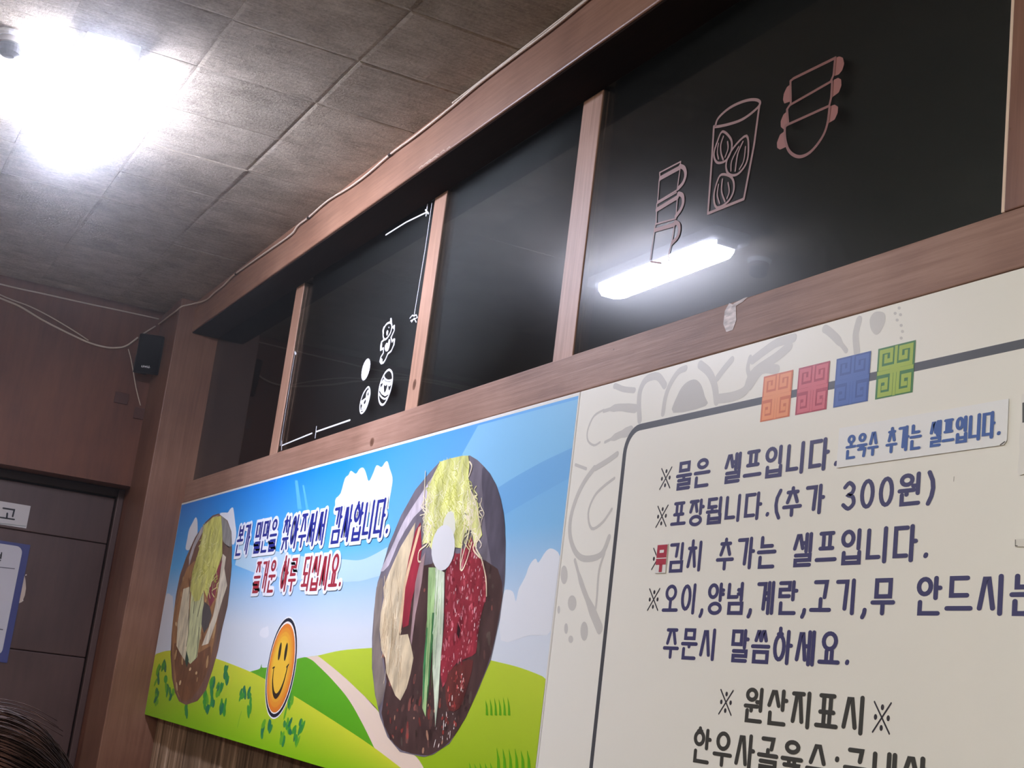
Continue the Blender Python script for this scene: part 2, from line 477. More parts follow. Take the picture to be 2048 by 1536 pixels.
# lower wall of rough upright planks under the boards
b = MB(); b.box(.57, XE, YL+.014, .16, 0, 1.889); lower = struct('wall_right', b, MAT['dark_room'])
x = .571; pk = 0
while x < XE-.1:
    wdt = random.choice((.085, .1, .115, .13)) if x < 5 else .4
    p = MB(); p.box(x+.0015, x+wdt-.0015, YL-random.uniform(0, .004), YL+.014, 0.0, 1.30 if x < 3.1 else 1.20)
    p.build('plank', MAT['plank'], lower, bevel=.002)
    x += wdt

# ================================================================== HANGUL STROKES
LEAD = 'ㄱㄲㄴㄷㄸㄹㅁㅂㅃㅅㅆㅇㅈㅉㅊㅋㅌㅍㅎ'
VOW = 'ㅏㅐㅑㅒㅓㅔㅕㅖㅗㅘㅙㅚㅛㅜㅝㅞㅟㅠㅡㅢㅣ'
TAIL = ['', 'ㄱ', 'ㄲ', 'ㄳ', 'ㄴ', 'ㄵ', 'ㄶ', 'ㄷ', 'ㄹ', 'ㄺ', 'ㄻ', 'ㄼ', 'ㄽ', 'ㄾ', 'ㄿ', 'ㅀ', 'ㅁ', 'ㅂ', 'ㅄ', 'ㅅ', 'ㅆ', 'ㅇ', 'ㅈ', 'ㅊ', 'ㅋ', 'ㅌ', 'ㅍ', 'ㅎ']
def circ(cx=.5, cy=.5, rx=.5, ry=.5, n=18):
    return [(cx+rx*math.cos(2*math.pi*k/n+.1), cy+ry*math.sin(2*math.pi*k/n+.1)) for k in range(n+1)]
CONS = {
 'ㄱ': [[(0, 1), (.92, 1), (.80, 0)]],
 'ㄴ': [[(0, 1), (0, 0), (1, 0)]],
 'ㄷ': [[(1, 1), (0, 1), (0, 0), (1, 0)]],
 'ㄹ': [[(0, 1), (1, 1), (1, .5), (0, .5), (0, 0), (1, 0)]],
 'ㅁ': [[(0, 0), (0, 1), (1, 1), (1, 0), (0, 0)]],
 'ㅂ': [[(0, 1), (0, 0), (1, 0), (1, 1)], [(0, .52), (1, .52)]],
 'ㅅ': [[(0, 0), (.36, .96), (.64, .96), (1, 0)]],
 'ㅆ': [[(0, 0), (.2, .96), (.32, .96), (.48, 0)], [(.52, 0), (.68, .96), (.8, .96), (1, 0)]],
 'ㅇ': [circ()],
 'ㅈ': [[(0, 1), (1, 1)], [(.36, 1), (.06, 0)], [(.64, 1), (.94, 0)]],
 'ㅊ': [[(.5, 1.12), (.5, .86)], [(.06, .80), (.94, .80)], [(.36, .8), (.06, 0)], [(.64, .8), (.94, 0)]],
 'ㅋ': [[(0, 1), (1, 1), (.9, 0)], [(0, .55), (.95, .55)]],
 'ㅌ': [[(1, 1), (0, 1), (0, 0), (1, 0)], [(0, .5), (1, .5)]],
 'ㅍ': [[(0, 1), (1, 1)], [(0, 0), (1, 0)], [(.24, 1), (.24, 0)], [(.76, 1), (.76, 0)]],
 'ㅎ': [[(.5, 1.16), (.5, .96)], [(.30, .94), (.70, .94)], circ(.5, .42, .5, .46)],
}
def jamo(ch, x0, x1, y0, y1):
    return [[(x0+a*(x1-x0), y0+c*(y1-y0)) for a, c in st] for st in CONS[ch]]
def syllable(ch):
    k = ord(ch)-0xAC00
    L, Vv, T = LEAD[k//588], VOW[(k % 588)//28], TAIL[k % 28]
    out = []; h = bool(T)
    if T: out += jamo(T, .14, .92, .0, .32) if T != 'ㅇ' else [circ(.5, .16, .36, .17)]
    b0 = .42 if h else .0
    if Vv in 'ㅏㅑㅓㅕㅣㅐㅔㅖㅒ':
        dbl = Vv in 'ㅐㅔㅖㅒ'
        cx1 = .50 if dbl else .58
        top = 1.0
        if h: out += jamo(L, .06, cx1, .55, .98)
        else: out += jamo(L, .06, cx1, .14, .97)
        lo = .44 if h else .0
        vx = .86
        mid = .72 if h else .56
        d = .07 if h else .10
        if Vv == 'ㅣ': out += [[(vx, top), (vx, lo)]]
        if Vv == 'ㅏ': out += [[(.80, top), (.80, lo)], [(.80, mid), (.98, mid)]]
        if Vv == 'ㅑ': out += [[(.80, top), (.80, lo)], [(.80, mid+d), (.98, mid+d)], [(.80, mid-d), (.98, mid-d)]]
        if Vv == 'ㅓ': out += [[(vx, top), (vx, lo)], [(vx-.2, mid), (vx, mid)]]
        if Vv == 'ㅕ': out += [[(vx, top), (vx, lo)], [(vx-.2, mid+d), (vx, mid+d)], [(vx-.2, mid-d), (vx, mid-d)]]
        if Vv == 'ㅔ': out += [[(.70, top), (.70, lo)], [(.92, top), (.92, lo)], [(.54, mid), (.70, mid)]]
        if Vv == 'ㅖ': out += [[(.70, top), (.70, lo)], [(.92, top), (.92, lo)], [(.52, mid+d), (.70, mid+d)], [(.52, mid-d), (.70, mid-d)]]
        if Vv == 'ㅐ': out += [[(.68, top), (.68, lo)], [(.92, top), (.92, lo)], [(.68, mid), (.92, mid)]]
    elif Vv in 'ㅗㅛㅜㅠㅡ':
        if h: out += jamo(L, .20, .80, .70, .99); y = .50
        else: out += jamo(L, .18, .82, .50, .98); y = .10 if Vv in 'ㅗㅛ' else .32
        if Vv == 'ㅡ' and not h: y = .14
        out += [[(.02, y), (.98, y)]]
        up = .66 if h else .44
        dn = .40 if h else .0
        if Vv == 'ㅗ': out += [[(.5, y), (.5, up)]]
        if Vv == 'ㅛ': out += [[(.36, y), (.36, up)], [(.64, y), (.64, up)]]
        if Vv == 'ㅜ': out += [[(.5, y), (.5, dn)]]
        if Vv == 'ㅠ': out += [[(.36, y), (.36, dn)], [(.64, y), (.64, dn)]]
    else:                               # ㅚ ㅝ ㅟ ㅢ ㅘ
        t0 = .66 if h else .50
        out += jamo(L, .10, .60, t0, .98)
        y = .46 if h else .14
        out += [[(.02, y), (.70, y)]]
        if Vv in 'ㅚㅘ': out += [[(.34, y), (.34, t0-.04)]]
        if Vv in 'ㅝㅟ': out += [[(.36, y), (.36, .32 if h else 0)]]
        out += [[(.88, 1), (.88, .34 if h else .0)]]
        if Vv == 'ㅝ': out += [[(.66, .60), (.88, .60)]]
        if Vv == 'ㅘ': out += [[(.88, .6), (1.0, .6)]]
    return out
def glyph(ch):
    """strokes in a unit box and advance width"""
    if '가' <= ch <= '힣': return syllable(ch), 1.0
    if ch == ' ': return [], .60
    if ch == '.': return [[(.16, .10), (.18, .14)]], .42
    if ch == ',': return [[(.20, .10), (.18, .0), (.10, -.12)]], .42
    if ch == '(': return [[(.34, 1.0), (.16, .72), (.12, .45), (.18, .18), (.34, -.06)]], .46
    if ch == ')': return [[(.10, 1.0), (.26, .72), (.30, .45), (.24, .18), (.10, -.06)]], .46
    if ch == ':': return [[(.16, .22), (.17, .26)], [(.16, .66), (.17, .70)]], .42
    if ch == '3': return [smoothline([(.08, .82), (.30, .97), (.54, .80), (.48, .60), (.28, .52), (.52, .44), (.58, .20), (.32, .03), (.04, .18)], 4)], .74
    if ch == '0': return [circ(.32, .5, .27, .46)], .74
    return [], .6
def advance(text): return sum(glyph(c)[1] for c in text)
def text_line(mb, text, x0, x1, z0, z1, w, y, col, only=None, ax=1.4):
    """writes text between x0 and x1; the glyph box is z0..z1, stroke width w in metres"""
    mb.step = 1.2e-5
    pitch = (x1-x0)/(advance(text)-(.22 if text[-1] != '.' else .25))
    x = x0; word = 0
    for ch in text:
        st, adv = glyph(ch)
        if ch == ' ': word += 1
        if only is not None and word != only: st = []
        for s_ in st:
            pts = [(x+a*pitch*.78, z0+w/2+c*(z1-z0-w)) for a, c in s_]
            n0 = len(mb.v); mb.stroke([(a/ax, c) for a, c in pts], w, y, col, n=10)   # stems are broader than bars
            mb.v[n0:] = [(v[0]*ax, v[1], v[2]) for v in mb.v[n0:]]
        x += adv*pitch
def ref_mark(mb, x0, x1, z0, z1, y, col):
    """reference mark: a cross with four dots"""
    w = (x1-x0)*.085
    mb.stroke([(x0, z0), (x1, z1)], w, y, col); mb.stroke([(x0, z1), (x1, z0)], w, y, col)
    cx, cz = (x0+x1)/2, (z0+z1)/2; r = (x1-x0)*.10; rz = (z1-z0)*.10
    for dx, dz in ((0, .34), (0, -.34), (.38, 0), (-.38, 0)):
        mb.disc(cx+dx*(x1-x0), cz+dz*(z1-z0), r, y, col, 12, rz)

def pix(crop, pts):
    """pixel points read off an enlarged crop (x0, y0, enlargement)"""
    return [(x/crop[2]+crop[0], y/crop[2]+crop[1]) for x, y in pts]
def plane(pts, y):
    return [((p := at(a, c, 'y', y)).x, p.z) for a, c in pts]

# ================================================================== LANDSCAPE BANNER
BX0, BX1, BZ0, BZ1 = .574, 3.1655, 1.222, 1.886
banner = empty('landscape_banner', (BX0, YB, BZ0))
tag(banner, 'printed banner with blue sky, green hills, two noodle bowls and a smiling face', 'banner')
def bchild(o):
    o.parent = banner; o.matrix_parent_inverse = Matrix.Translation(-Vector(banner.location)); return o
m_ = MB(); m_.box(BX0, BX1, YB, YL-.0055, BZ0, BZ1); bchild(m_.build('panel', MAT['board_edge'], bevel=.001))
Ly = lambda k: YB - .0001 - .00008*k       # print layers, less than a tenth of a millimetre each
# --- sky
def mixc(a, c, t): return tuple(a[i]+(c[i]-a[i])*t for i in range(3))
def sky(x, z):
    t = max(0, min(1, (BZ1-z)/.42))
    top = mixc(lin('0a86e6'), lin('6cb4ee'), max(0, min(1, (x-2.1)/.9)))
    midc = mixc(lin('5cb8f4'), lin('86c2ec'), max(0, min(1, (x-2.1)/.9)))
    low = lin('dfe6ee')
    if t < .5: c = mixc(top, midc, t/.5)
    else: c = mixc(midc, low, min(1, (t-.5)/.42))
    return c
m_ = MB(); nx, nz = 64, 26
for i in range(nx):
    for j in range(nz):
        xa, xb = BX0+.004+(BX1-BX0-.008)*i/nx, BX0+.004+(BX1-BX0-.008)*(i+1)/nx
        za, zb = BZ0+.004+(BZ1-BZ0-.010)*j/nz, BZ0+.004+(BZ1-BZ0-.010)*(j+1)/nz
        m_.quad((xa, Ly(0), za), (xb, Ly(0), za), (xb, Ly(0), zb), (xa, Ly(0), zb), 0, [sky(xa, za), sky(xb, za), sky(xb, zb), sky(xa, zb)])
bchild(m_.build('sky_print', MAT['print']))
C1, C2, C3, C8, CB = (280, 1200, 4.357), (680, 850, 4.096), (680, 1150, 3.98), (280, 950, 4.388), (450, 960, 5.851)
def ppoly(mb, crop, pts, k, col, sm=0):
    q = pix(crop, pts)
    if sm: q = [(p[0], p[1]) for p in smoothline(q, sm, True)]
    q = plane(q, Ly(k))
    if 1 <= k <= 7: q = clampx(q)
    mb.poly(q, mb.lift(Ly(k)), col)
cloud_n = [0]
def cloud(crop, pts, col, sm):
    mb = MB(); ppoly(mb, crop, pts, 2, col, sm); bchild(mb.build('cloud_print', MAT['print']))
def clampx(pts): return [(max(BX0+.004, min(BX1-.004, a)), max(BZ0+.004, min(BZ1-.006, c))) for a, c in pts]
m_ = MB()   # swooshes and clouds
ppoly(m_, (0, 0, 1), [(956, 851), (1160, 797), (1149, 894), (1080, 926), (997, 975), (924, 909)], 1, lin('8cc9f0'))
q = smoothline([(1149, 894), (1080, 926), (997, 975), (940, 1025)], 6)
ppoly(m_, (0, 0, 1), [(p[0], p[1]) for p in q]+[(940, 1070), (1060, 1000), (1146, 955)], 1, lin('78b6e8'))
q = smoothline([(480, 1085), (600, 1112), (680, 1118), (725, 1119), (775, 1094)], 6)
ppoly(m_, (0, 0, 1), [(p[0], p[1]) for p in q]+[(765, 1150), (720, 1163), (640, 1165), (520, 1150), (470, 1130)], 1, lin('bcdcf1'))
ppoly(m_, CB, [(818, 5), (850, 5), (900, 340), (850, 340)], 1, lin('5ab4f0'))
ppoly(m_, CB, [(905, 60), (925, 60), (980, 350), (950, 350)], 1, lin('5ab4f0'))
cl = lin('eef1f6')
cloud(C2, [(-40, 620), (5, 560), (40, 440), (70, 410), (90, 375), (130, 400), (160, 360), (190, 350), (212, 390), (235, 460), (270, 400), (300, 330), (340, 345), (370, 305), (390, 300), (405, 350), (430, 430), (425, 500), (400, 640), (380, 700), (200, 720), (0, 740)], cl, 3)
cloud(C8, [(400, 640), (415, 560), (430, 480), (460, 420), (490, 370), (505, 420), (500, 560), (470, 600), (440, 650), (415, 660)], cl, 3)
cloud(C8, [(700, 360), (740, 330), (770, 330), (790, 300), (815, 285), (825, 330), (835, 420), (845, 500), (835, 580), (800, 600)], cl, 3)
cloud(C3, [(1280, 520), (1300, 160), (1340, 118), (1380, 140), (1400, 210), (1420, 120), (1450, 60), (1480, 0), (1500, -60), (1530, -110), (1560, -130), (1580, -100), (1640, -190), (1690, -210), (1750, -150), (1735, 40), (1700, 440), (1500, 480)], lin('e9ecf0'), 3)
cloud((280, 950, 4.388), [(150, 1480), (200, 1150), (235, 1040), (275, 1060), (290, 1100), (280, 1480)], lin('dfe4ec'), 2)
cloud(C1, [(1040, 300), (1060, 250), (1090, 240), (1115, 230), (1120, 310), (1080, 330)], lin('eceff5'), 3)
bchild(m_.build('swoosh_print', MAT['print']))['kind'] = 'stuff'
# --- hills and path
def hill(pts_top, k, ctop, cbot, zb, sm=4):
    """hill outline with colour running from its crest down to zb"""
    q = clampx(plane([(p[0], p[1]) for p in smoothline(pts_top, sm)], Ly(k)))
    mb = MB()
    for (a, c), (d, e) in zip(q[:-1], q[1:]):
        if d <= a: continue
        rows = 6
        for r in range(rows):
            f0, f1 = r/rows, (r+1)/rows
            col0, col1 = mixc(ctop, cbot, f0), mixc(ctop, cbot, f1)
            mb.quad((a, Ly(k), c+(zb-c)*f0), (d, Ly(k), e+(zb-e)*f0), (d, Ly(k), e+(zb-e)*f1), (a, Ly(k), c+(zb-c)*f1), 0, [col0, col0, col1, col1])
    return mb
zb = BZ0+.004
h = hill(pix(C1, [(1350, 560), (1450, 500), (1560, 482), (1750, 440), (2010, 418)]) + pix(C3, [(700, 560), (1205, 680), (1440, 740), (1660, 830), (1800, 930)]), 3, lin('c4d93c'), lin('8fb80c'), zb)
bchild(h.build('far_hill_print', MAT['print']))
h = hill(pix(C1, [(930, 660), (960, 625), (1040, 600), (1060, 560), (1090, 590), (1380, 510), (1450, 500), (1500, 525), (1540, 560), (1680, 700), (1820, 870), (1950, 1100), (2060, 1330), (2200, 1640)]), 4, lin('5fae1e'), lin('4f9f08'), zb)
bchild(h.build('middle_hill_print', MAT['print']))
m_ = MB()
left = smoothline(pix(C1, [(1445, 497), (1500, 525), (1540, 560), (1680, 700), (1820, 870), (1950, 1100), (2060, 1330), (2200, 1640)]), 4)
right = smoothline(pix(C1, [(1550, 487), (1620, 540), (1800, 690), (2048, 930)]) + pix(C3, [(170, 940), (300, 1080), (470, 1330), (610, 1450), (680, 1560)]), 4)
L_, R_ = clampx(plane(left, Ly(5))), clampx(plane(right, Ly(5)))
m_.poly(L_ + R_[::-1], Ly(5), lin('f0d9c4'))
bchild(m_.build('path_print', MAT['print']))
h = hill(pix(C1, [(0, 520), (140, 470), (260, 440), (450, 452), (660, 510), (800, 560), (960, 625), (1090, 690), (1350, 840), (1700, 1060), (2030, 1280), (2320, 1500), (2700, 1800)]), 6, lin('d3d936'), lin('86c010'), BZ0+.0)
hl = bchild(h.build('near_hill_print', MAT['print']))
# leaves and grass
m_ = MB()
def leafclump(crop, cx_, cy_, w_, h_, n, cols, rnd):
    for i in range(n):
        x_ = cx_+rnd.uniform(-w_, w_); y_ = cy_+rnd.uniform(-h_, h_)
        a_ = rnd.uniform(8, 17); b_ = rnd.uniform(28, 62); sl = rnd.uniform(-.4, .1)
        pts = [(x_+a_*math.cos(t)+sl*b_*math.sin(t), y_+b_*math.sin(t)) for t in [k*math.pi/5 for k in range(10)]]
        ppoly(m_, crop, pts, 7, rnd.choice(cols))
rl = random.Random(5)
G = [lin('2f8a44'), lin('237a50'), lin('3f9a34'), lin('62ac28')]
for cx_, cy_, w_, h_, n in ((750, 650, 22, 70, 6), (690, 760, 30, 60, 6), (600, 870, 45, 90, 12), (720, 930, 25, 70, 6), (630, 710, 12, 30, 3), (900, 860, 22, 80, 5), (950, 870, 14, 110, 7), (1310, 880, 30, 90, 8), (1280, 1060, 30, 90, 9), (1130, 1080, 14, 60, 5), (1070, 1130, 14, 60, 4), (1250, 1220, 18, 60, 5), (1410, 1090, 20, 50, 5), (1360, 1200, 18, 80, 5), (210, 580, 10, 50, 3), (155, 650, 12, 60, 4), (140, 800, 12, 110, 6), (280, 850, 20, 60, 4), (230, 780, 10, 90, 4), (400, 960, 14, 40, 3)):
    leafclump(C1, cx_, cy_, w_, h_, n, G, rl)
m_.stroke(plane(pix(C1, [(850, 1110), (865, 1040), (885, 970)]), Ly(7)), .003, Ly(7), lin('4fa83a'))
for (x0, x1, yb, ht, n) in ((1160, 1350, 1115, 140, 6), (1250, 1510, 1560, 190, 6), (1030, 1210, 1580, 90, 5)):
    for i in range(n):
        x_ = x0+(x1-x0)*i/(n-1)*.93; w_ = (x1-x0)/n*.62
        ppoly(m_, C3, [(x_, yb), (x_+w_, yb+4), (x_+w_*.7, yb-ht*.5), (x_-w_*.15, yb-ht*rl.uniform(.85, 1.05)), (x_+w_*.05, yb-ht*.45)], 7, lin('5fae12'))
bchild(m_.build('plant_print', MAT['print']))['kind'] = 'stuff'

# --- bowls of noodles (printed photographs)
def strand(mb, crop, a, c, k, w, col, wob, rnd, n=5):
    pts = []
    for i in range(n):
        t = i/(n-1)
        pts.append((a[0]+(c[0]-a[0])*t+rnd.uniform(-wob, wob), a[1]+(c[1]-a[1])*t+rnd.uniform(-wob, wob)*.6))
    q = plane([(p[0], p[1]) for p in smoothline(pix(crop, pts), 3)], Ly(k))
    mb.stroke(q, w, Ly(k), col, n=5)
def specks(mb, crop, poly, n, k, cols, rnd, s=(3, 9), tall=2.0):
    xs = [p[0] for p in poly]; ys = [p[1] for p in poly]; made = 0
    for _ in range(n*6):
        if made >= n: break
        x_, y_ = rnd.uniform(min(xs), max(xs)), rnd.uniform(min(ys), max(ys))
        ins = False; j = len(poly)-1
        for i in range(len(poly)):
            if (poly[i][1] > y_) != (poly[j][1] > y_) and x_ < (poly[j][0]-poly[i][0])*(y_-poly[i][1])/(poly[j][1]-poly[i][1])+poly[i][0]: ins = not ins
            j = i
        if not ins: continue
        a_ = rnd.uniform(*s); b_ = a_*rnd.uniform(1, tall*1.6); sl = rnd.uniform(-.6, .3)
        ppoly(mb, crop, [(x_+a_*math.cos(t)*.6+sl*b_*math.sin(t)*.4, y_+b_*math.sin(t)) for t in [q*math.pi/3 for q in range(6)]], k, rnd.choice(cols)); made += 1
big = [(940,911),(955,920),(968,933),(992,970),(1007,1026),(1011,1082),(1010,1143),(1009,1165),(999,1238),(981,1321),(956,1381),(931,1436),(899,1487),(866,1509),(848,1514),(800,1504),(775,1474),(760,1434),(750,1389),(744,1336),(744,1276),(748,1220),(755,1165),(760,1150),(778,1089),(802,1031),(831,979),(861,943),(880,923),(912,915)]
r1 = random.Random(11)
m_ = MB()
I1 = (0, 0, 1)
ppoly(m_, I1, big, 8, lin('77707a'))
bowl = bchild(m_.build('noodle_bowl_print', MAT['print_food'])); bowl['label'] = 'large bowl with red sauce, egg and cucumber strips'
def wallbit(crop, pts, col, sm):
    mb = MB(); ppoly(mb, crop, pts, 9, col, sm); bowlpart('bowl_wall_print', mb)
def bowlpart(name, mb, mat='print_food'):
    o = mb.build(name, MAT[mat]); o.parent = bowl; return o
m_ = MB()
wallbit(C2, [(330, 1200), (420, 1010), (520, 790), (640, 600), (760, 420), (830, 310), (800, 500), (700, 660), (600, 760), (480, 960), (400, 1150)], lin('c9bfc8'), 2)
wallbit(C2, [(1180, 340), (1280, 490), (1340, 720), (1352, 950), (1340, 1300), (1300, 1434), (1260, 1250), (1200, 900), (1170, 600), (1160, 420)], lin('595460'), 2)
wallbit(C3, [(290, 100), (340, 20), (330, 260), (310, 480), (340, 700), (360, 900), (310, 1050), (280, 930), (262, 700), (265, 480), (275, 280)], lin('8d8078'), 2)
m_ = MB()
soup = [(600, -60), (1150, -120), (1290, 60), (1270, 300), (1200, 640), (1100, 900), (1000, 1130), (870, 1330), (740, 1420), (670, 1435), (490, 1395), (390, 1280), (330, 1100), (370, 850), (340, 600), (360, 300)]
ppoly(m_, C3, soup, 10, lin('4e3936'), 2)
specks(m_, C3, soup, 120, 11, [lin('6a4a44'), lin('3a2927'), lin('8a5148'), lin('5f5048')], r1, (8, 22), 2)
specks(m_, C3, [(330, 1000), (1000, 1000), (870, 1330), (670, 1420), (400, 1290)], 50, 11, [lin('a0443c'), lin('7c3a34'), lin('b98a70'), lin('3a2e28')], r1, (5, 16), 2)
bowlpart('soup_print', m_)
m_ = MB()
meat = [(640, 690), (660, 760), (600, 900), (545, 1130), (500, 1434)]
ppoly(m_, C3, [(395, -30), (480, -220), (600, -420), (585, -300), (530, -40), (510, 60), (500, 200), (470, 480), (540, 470), (565, 560), (585, 660), (560, 790), (530, 900), (480, 1000), (440, 960), (400, 860), (370, 780), (360, 660), (330, 600), (315, 430), (325, 300), (350, 180), (345, 100)], 12, lin('dcc9a6'), 1)
for _ in range(70):
    x_ = r1.uniform(350, 500); y_ = r1.uniform(-60, 700)
    strand(m_, C3, (x_, y_), (x_+r1.uniform(-40, 10), y_+r1.uniform(120, 260)), 13, .0016, r1.choice([lin('c0a880'), lin('efe2c6'), lin('ae9068'), lin('e6d3b0')]), 5, r1)
bowlpart('meat_print', m_)
m_ = MB()
ppoly(m_, C3, [(520, 20), (545, -120), (600, -350), (640, -420), (650, -200), (610, 60), (570, 200), (545, 400), (500, 420), (490, 260)], 13, lin('a03040'), 1)
ppoly(m_, C3, [(625, -380), (650, -400), (560, -60), (520, 100), (495, 380), (480, 480), (470, 430), (490, 200), (515, 30)], 14, lin('e6c39c'), 1)
ppoly(m_, C3, [(600, 60), (640, -120), (680, -180), (650, 60), (600, 320), (570, 560), (560, 520), (575, 330)], 14, lin('a78a8a'), 1)
bowlpart('radish_print', m_)
m_ = MB()
red = [(940, 1010), (980, 1010), (1050, 860), (1090, 1000), (1150, 1090), (1190, 1250), (1200, 1434)]
sauce = [(840, -10), (870, -70), (930, -170), (990, -180), (1040, -310), (1080, -190), (1140, -100), (1170, 40), (1165, 160), (1120, 330), (1095, 500), (1080, 620), (1010, 660), (930, 700), (870, 780), (815, 900), (800, 660), (830, 420)]
ppoly(m_, C3, sauce, 14, lin('96303c'), 2)
specks(m_, C3, sauce, 170, 15, [lin('b8505a'), lin('a83c48'), lin('7c222e'), lin('c8707a')], r1, (6, 16), 2.2)
specks(m_, C3, sauce, 110, 16, [lin('f3dcd8'), lin('e0a8a8')], r1, (2.2, 6), 3)
ppoly(m_, C3, [(860, 780), (960, 700), (1060, 680), (1010, 900), (950, 1060), (870, 1080), (840, 960)], 14, lin('6b3430'), 2)
specks(m_, C3, [(860, 800), (1020, 720), (960, 1060), (860, 1040)], 40, 16, [lin('c9605c'), lin('efd9d0'), lin('a8403c')], r1, (3, 10), 2.5)
specks(m_, C3, [(800, 1080), (960, 1080), (870, 1330), (720, 1390)], 18, 16, [lin('f0e2da')], r1, (2.5, 6), 5)
ppoly(m_, C3, [(940, 380), (960, 440), (945, 510), (930, 470)], 17, lin('30181c'), 1)
bowlpart('sauce_print', m_)
m_ = MB()
ppoly(m_, C3, [(705, -60), (770, -60), (765, 200), (745, 420), (722, 700), (695, 900), (682, 1130), (655, 1060), (662, 720), (690, 430)], 17, lin('a9c98a'), 1)
ppoly(m_, C3, [(760, -60), (832, -20), (826, 300), (815, 520), (795, 760), (782, 1000), (758, 1210), (750, 1000), (735, 720), (742, 420)], 17, lin('d8e4c8'), 1)
ppoly(m_, C3, [(735, 300), (750, 300), (735, 560), (715, 800), (690, 1060), (705, 760)], 18, lin('3f7a48'), 1)
ppoly(m_, C3, [(690, 420), (700, 420), (682, 700), (668, 980), (658, 1040), (664, 700)], 18, lin('3e8a52'), 1)
for _ in range(16):
    x_ = r1.uniform(710, 820)
    strand(m_, C3, (x_, r1.uniform(-60, 300)), (x_-r1.uniform(10, 40), r1.uniform(400, 900)), 18, .0012, r1.choice([lin('8fb56a'), lin('f0f3e2'), lin('6ea45a')]), 3, r1)
bowlpart('cucumber_print', m_)
m_ = MB()
ppoly(m_, C2, [(820, 300), (900, 275), (1000, 252), (1050, 250), (1060, 330), (1050, 420), (1075, 560), (1130, 640), (1140, 760), (1165, 900), (1100, 1000), (1080, 860), (1030, 860), (990, 1010), (930, 1000), (860, 1050), (760, 1040), (720, 960), (680, 980), (690, 830), (705, 640), (720, 520), (770, 400)], 19, lin('dfe08c'), 1)
for _ in range(230):
    x_ = r1.uniform(740, 1080); y_ = r1.uniform(270, 860)
    if y_ < 420 and (x_ < 800 or x_ > 1040): continue
    strand(m_, C2, (x_, y_), (x_+r1.uniform(-60, 60), min(1000, y_+r1.uniform(60, 200))), 20, .0016, r1.choice([lin('eeeeb0'), lin('d2d46c'), lin('f3f0c8'), lin('c6c95c'), lin('e6e49a')]), 16, r1)
for _ in range(60):       # loose ends around the heap
    t_ = r1.random(); x_ = 690+t_*60 if r1.random() < .5 else 1040+t_*110; y_ = r1.uniform(480, 880)
    strand(m_, C2, (x_, y_), (x_+r1.uniform(-30, 30), y_+r1.uniform(80, 200)), 20, .0022, r1.choice([lin('f3ead0'), lin('e2e09c'), lin('efe3c4')]), 22, r1)
for pts in ([(1070, 540), (1110, 640), (1150, 880), (1110, 990), (1160, 1100), (1195, 1260), (1200, 1400)], [(700, 830), (720, 960), (650, 1030), (640, 1110), (660, 1120)], [(1040, 740), (1060, 860), (990, 1130), (1000, 1190), (1040, 1100), (1080, 960)], [(1020, 800), (990, 1060), (985, 1180)], [(1150, 880), (1090, 1000), (1130, 1070), (1160, 1090)], [(700, 380), (690, 560), (680, 700)], [(1060, 300), (1080, 340), (1055, 420)]):
    m_.stroke(plane([(p[0], p[1]) for p in smoothline(pix(C2, pts), 4)], Ly(21)), .0035, Ly(21), lin('f0e2c0'), n=6)
bowlpart('noodle_print', m_)
m_ = MB()
egg = [(845+95*math.cos(t)+14*math.sin(t), 1005-188*math.sin(t)) for t in [k*math.pi/10 for k in range(20)]]
ppoly(m_, C2, egg, 22, lin('e4e4e4'))
ppoly(m_, C2, [(840, 830), (880, 720), (930, 720), (945, 860), (900, 900)], 21, lin('e6e6d4'), 2)
bowlpart('egg_print', m_, 'print')

small = [(437,1027),(455,1041),(463,1064),(464,1100),(462,1150),(455,1212),(444,1257),(436,1300),(425,1340),(412,1380),(395,1402),(372,1410),(358,1403),(350,1385),(344,1355),(341,1310),(343,1270),(347,1230),(352,1190),(360,1150),(372,1115),(390,1075),(410,1045),(425,1031)]
m_ = MB(); ppoly(m_, I1, small, 8, lin('7b5a4a'))
bowl = bchild(m_.build('noodle_bowl_print', MAT['print_food'])); bowl['label'] = 'small bowl with pale noodles at the left end'
m_ = MB()
wallbit(C8, [(430, 800), (480, 640), (560, 480), (690, 350), (640, 370), (540, 460), (470, 600), (430, 720)], lin('b9b3b2'), 1)
wallbit(C8, [(715, 360), (760, 400), (800, 500), (803, 620), (780, 640), (740, 600), (720, 560)], lin('93918c'), 1)
wallbit(C8, [(725, 590), (800, 640), (805, 800), (780, 1050), (720, 1350), (650, 1600), (700, 1200), (745, 900), (740, 720)], lin('6b564a'), 1)
m_ = MB()
low = [(300, 1180), (380, 900), (470, 760), (700, 760), (700, 1100), (660, 1400), (600, 1700), (500, 1900), (380, 1960), (310, 1880), (280, 1500)]
ppoly(m_, C8, low, 10, lin('a3764c'), 2)
specks(m_, C8, low, 60, 11, [lin('c29a68'), lin('8a5a38'), lin('d8b888')], r1, (6, 18), 3)
ppoly(m_, C8, [(300, 1480), (400, 1500), (520, 1560), (620, 1500), (600, 1700), (500, 1900), (400, 1990), (330, 1900)], 11, lin('7a5236'), 2)
bowlpart('soup_print', m_)
m_ = MB()
ppoly(m_, C8, [(380, 1000), (440, 980), (430, 1200), (420, 1420), (400, 1640), (350, 1560), (320, 1500), (330, 1300)], 12, lin('dccfae'), 1)
ppoly(m_, C8, [(725, 690), (755, 720), (740, 820), (765, 970), (725, 1090), (670, 1280), (600, 1480), (540, 1500), (580, 1400), (640, 1240), (680, 1050), (700, 900)], 12, lin('e0d4bc'), 1)
ppoly(m_, C8, [(450, 1020), (560, 1020), (560, 1200), (530, 1400), (500, 1600), (440, 1660), (400, 1600), (425, 1350)], 13, lin('cfd29e'), 1)
bowlpart('meat_print', m_)
m_ = MB()
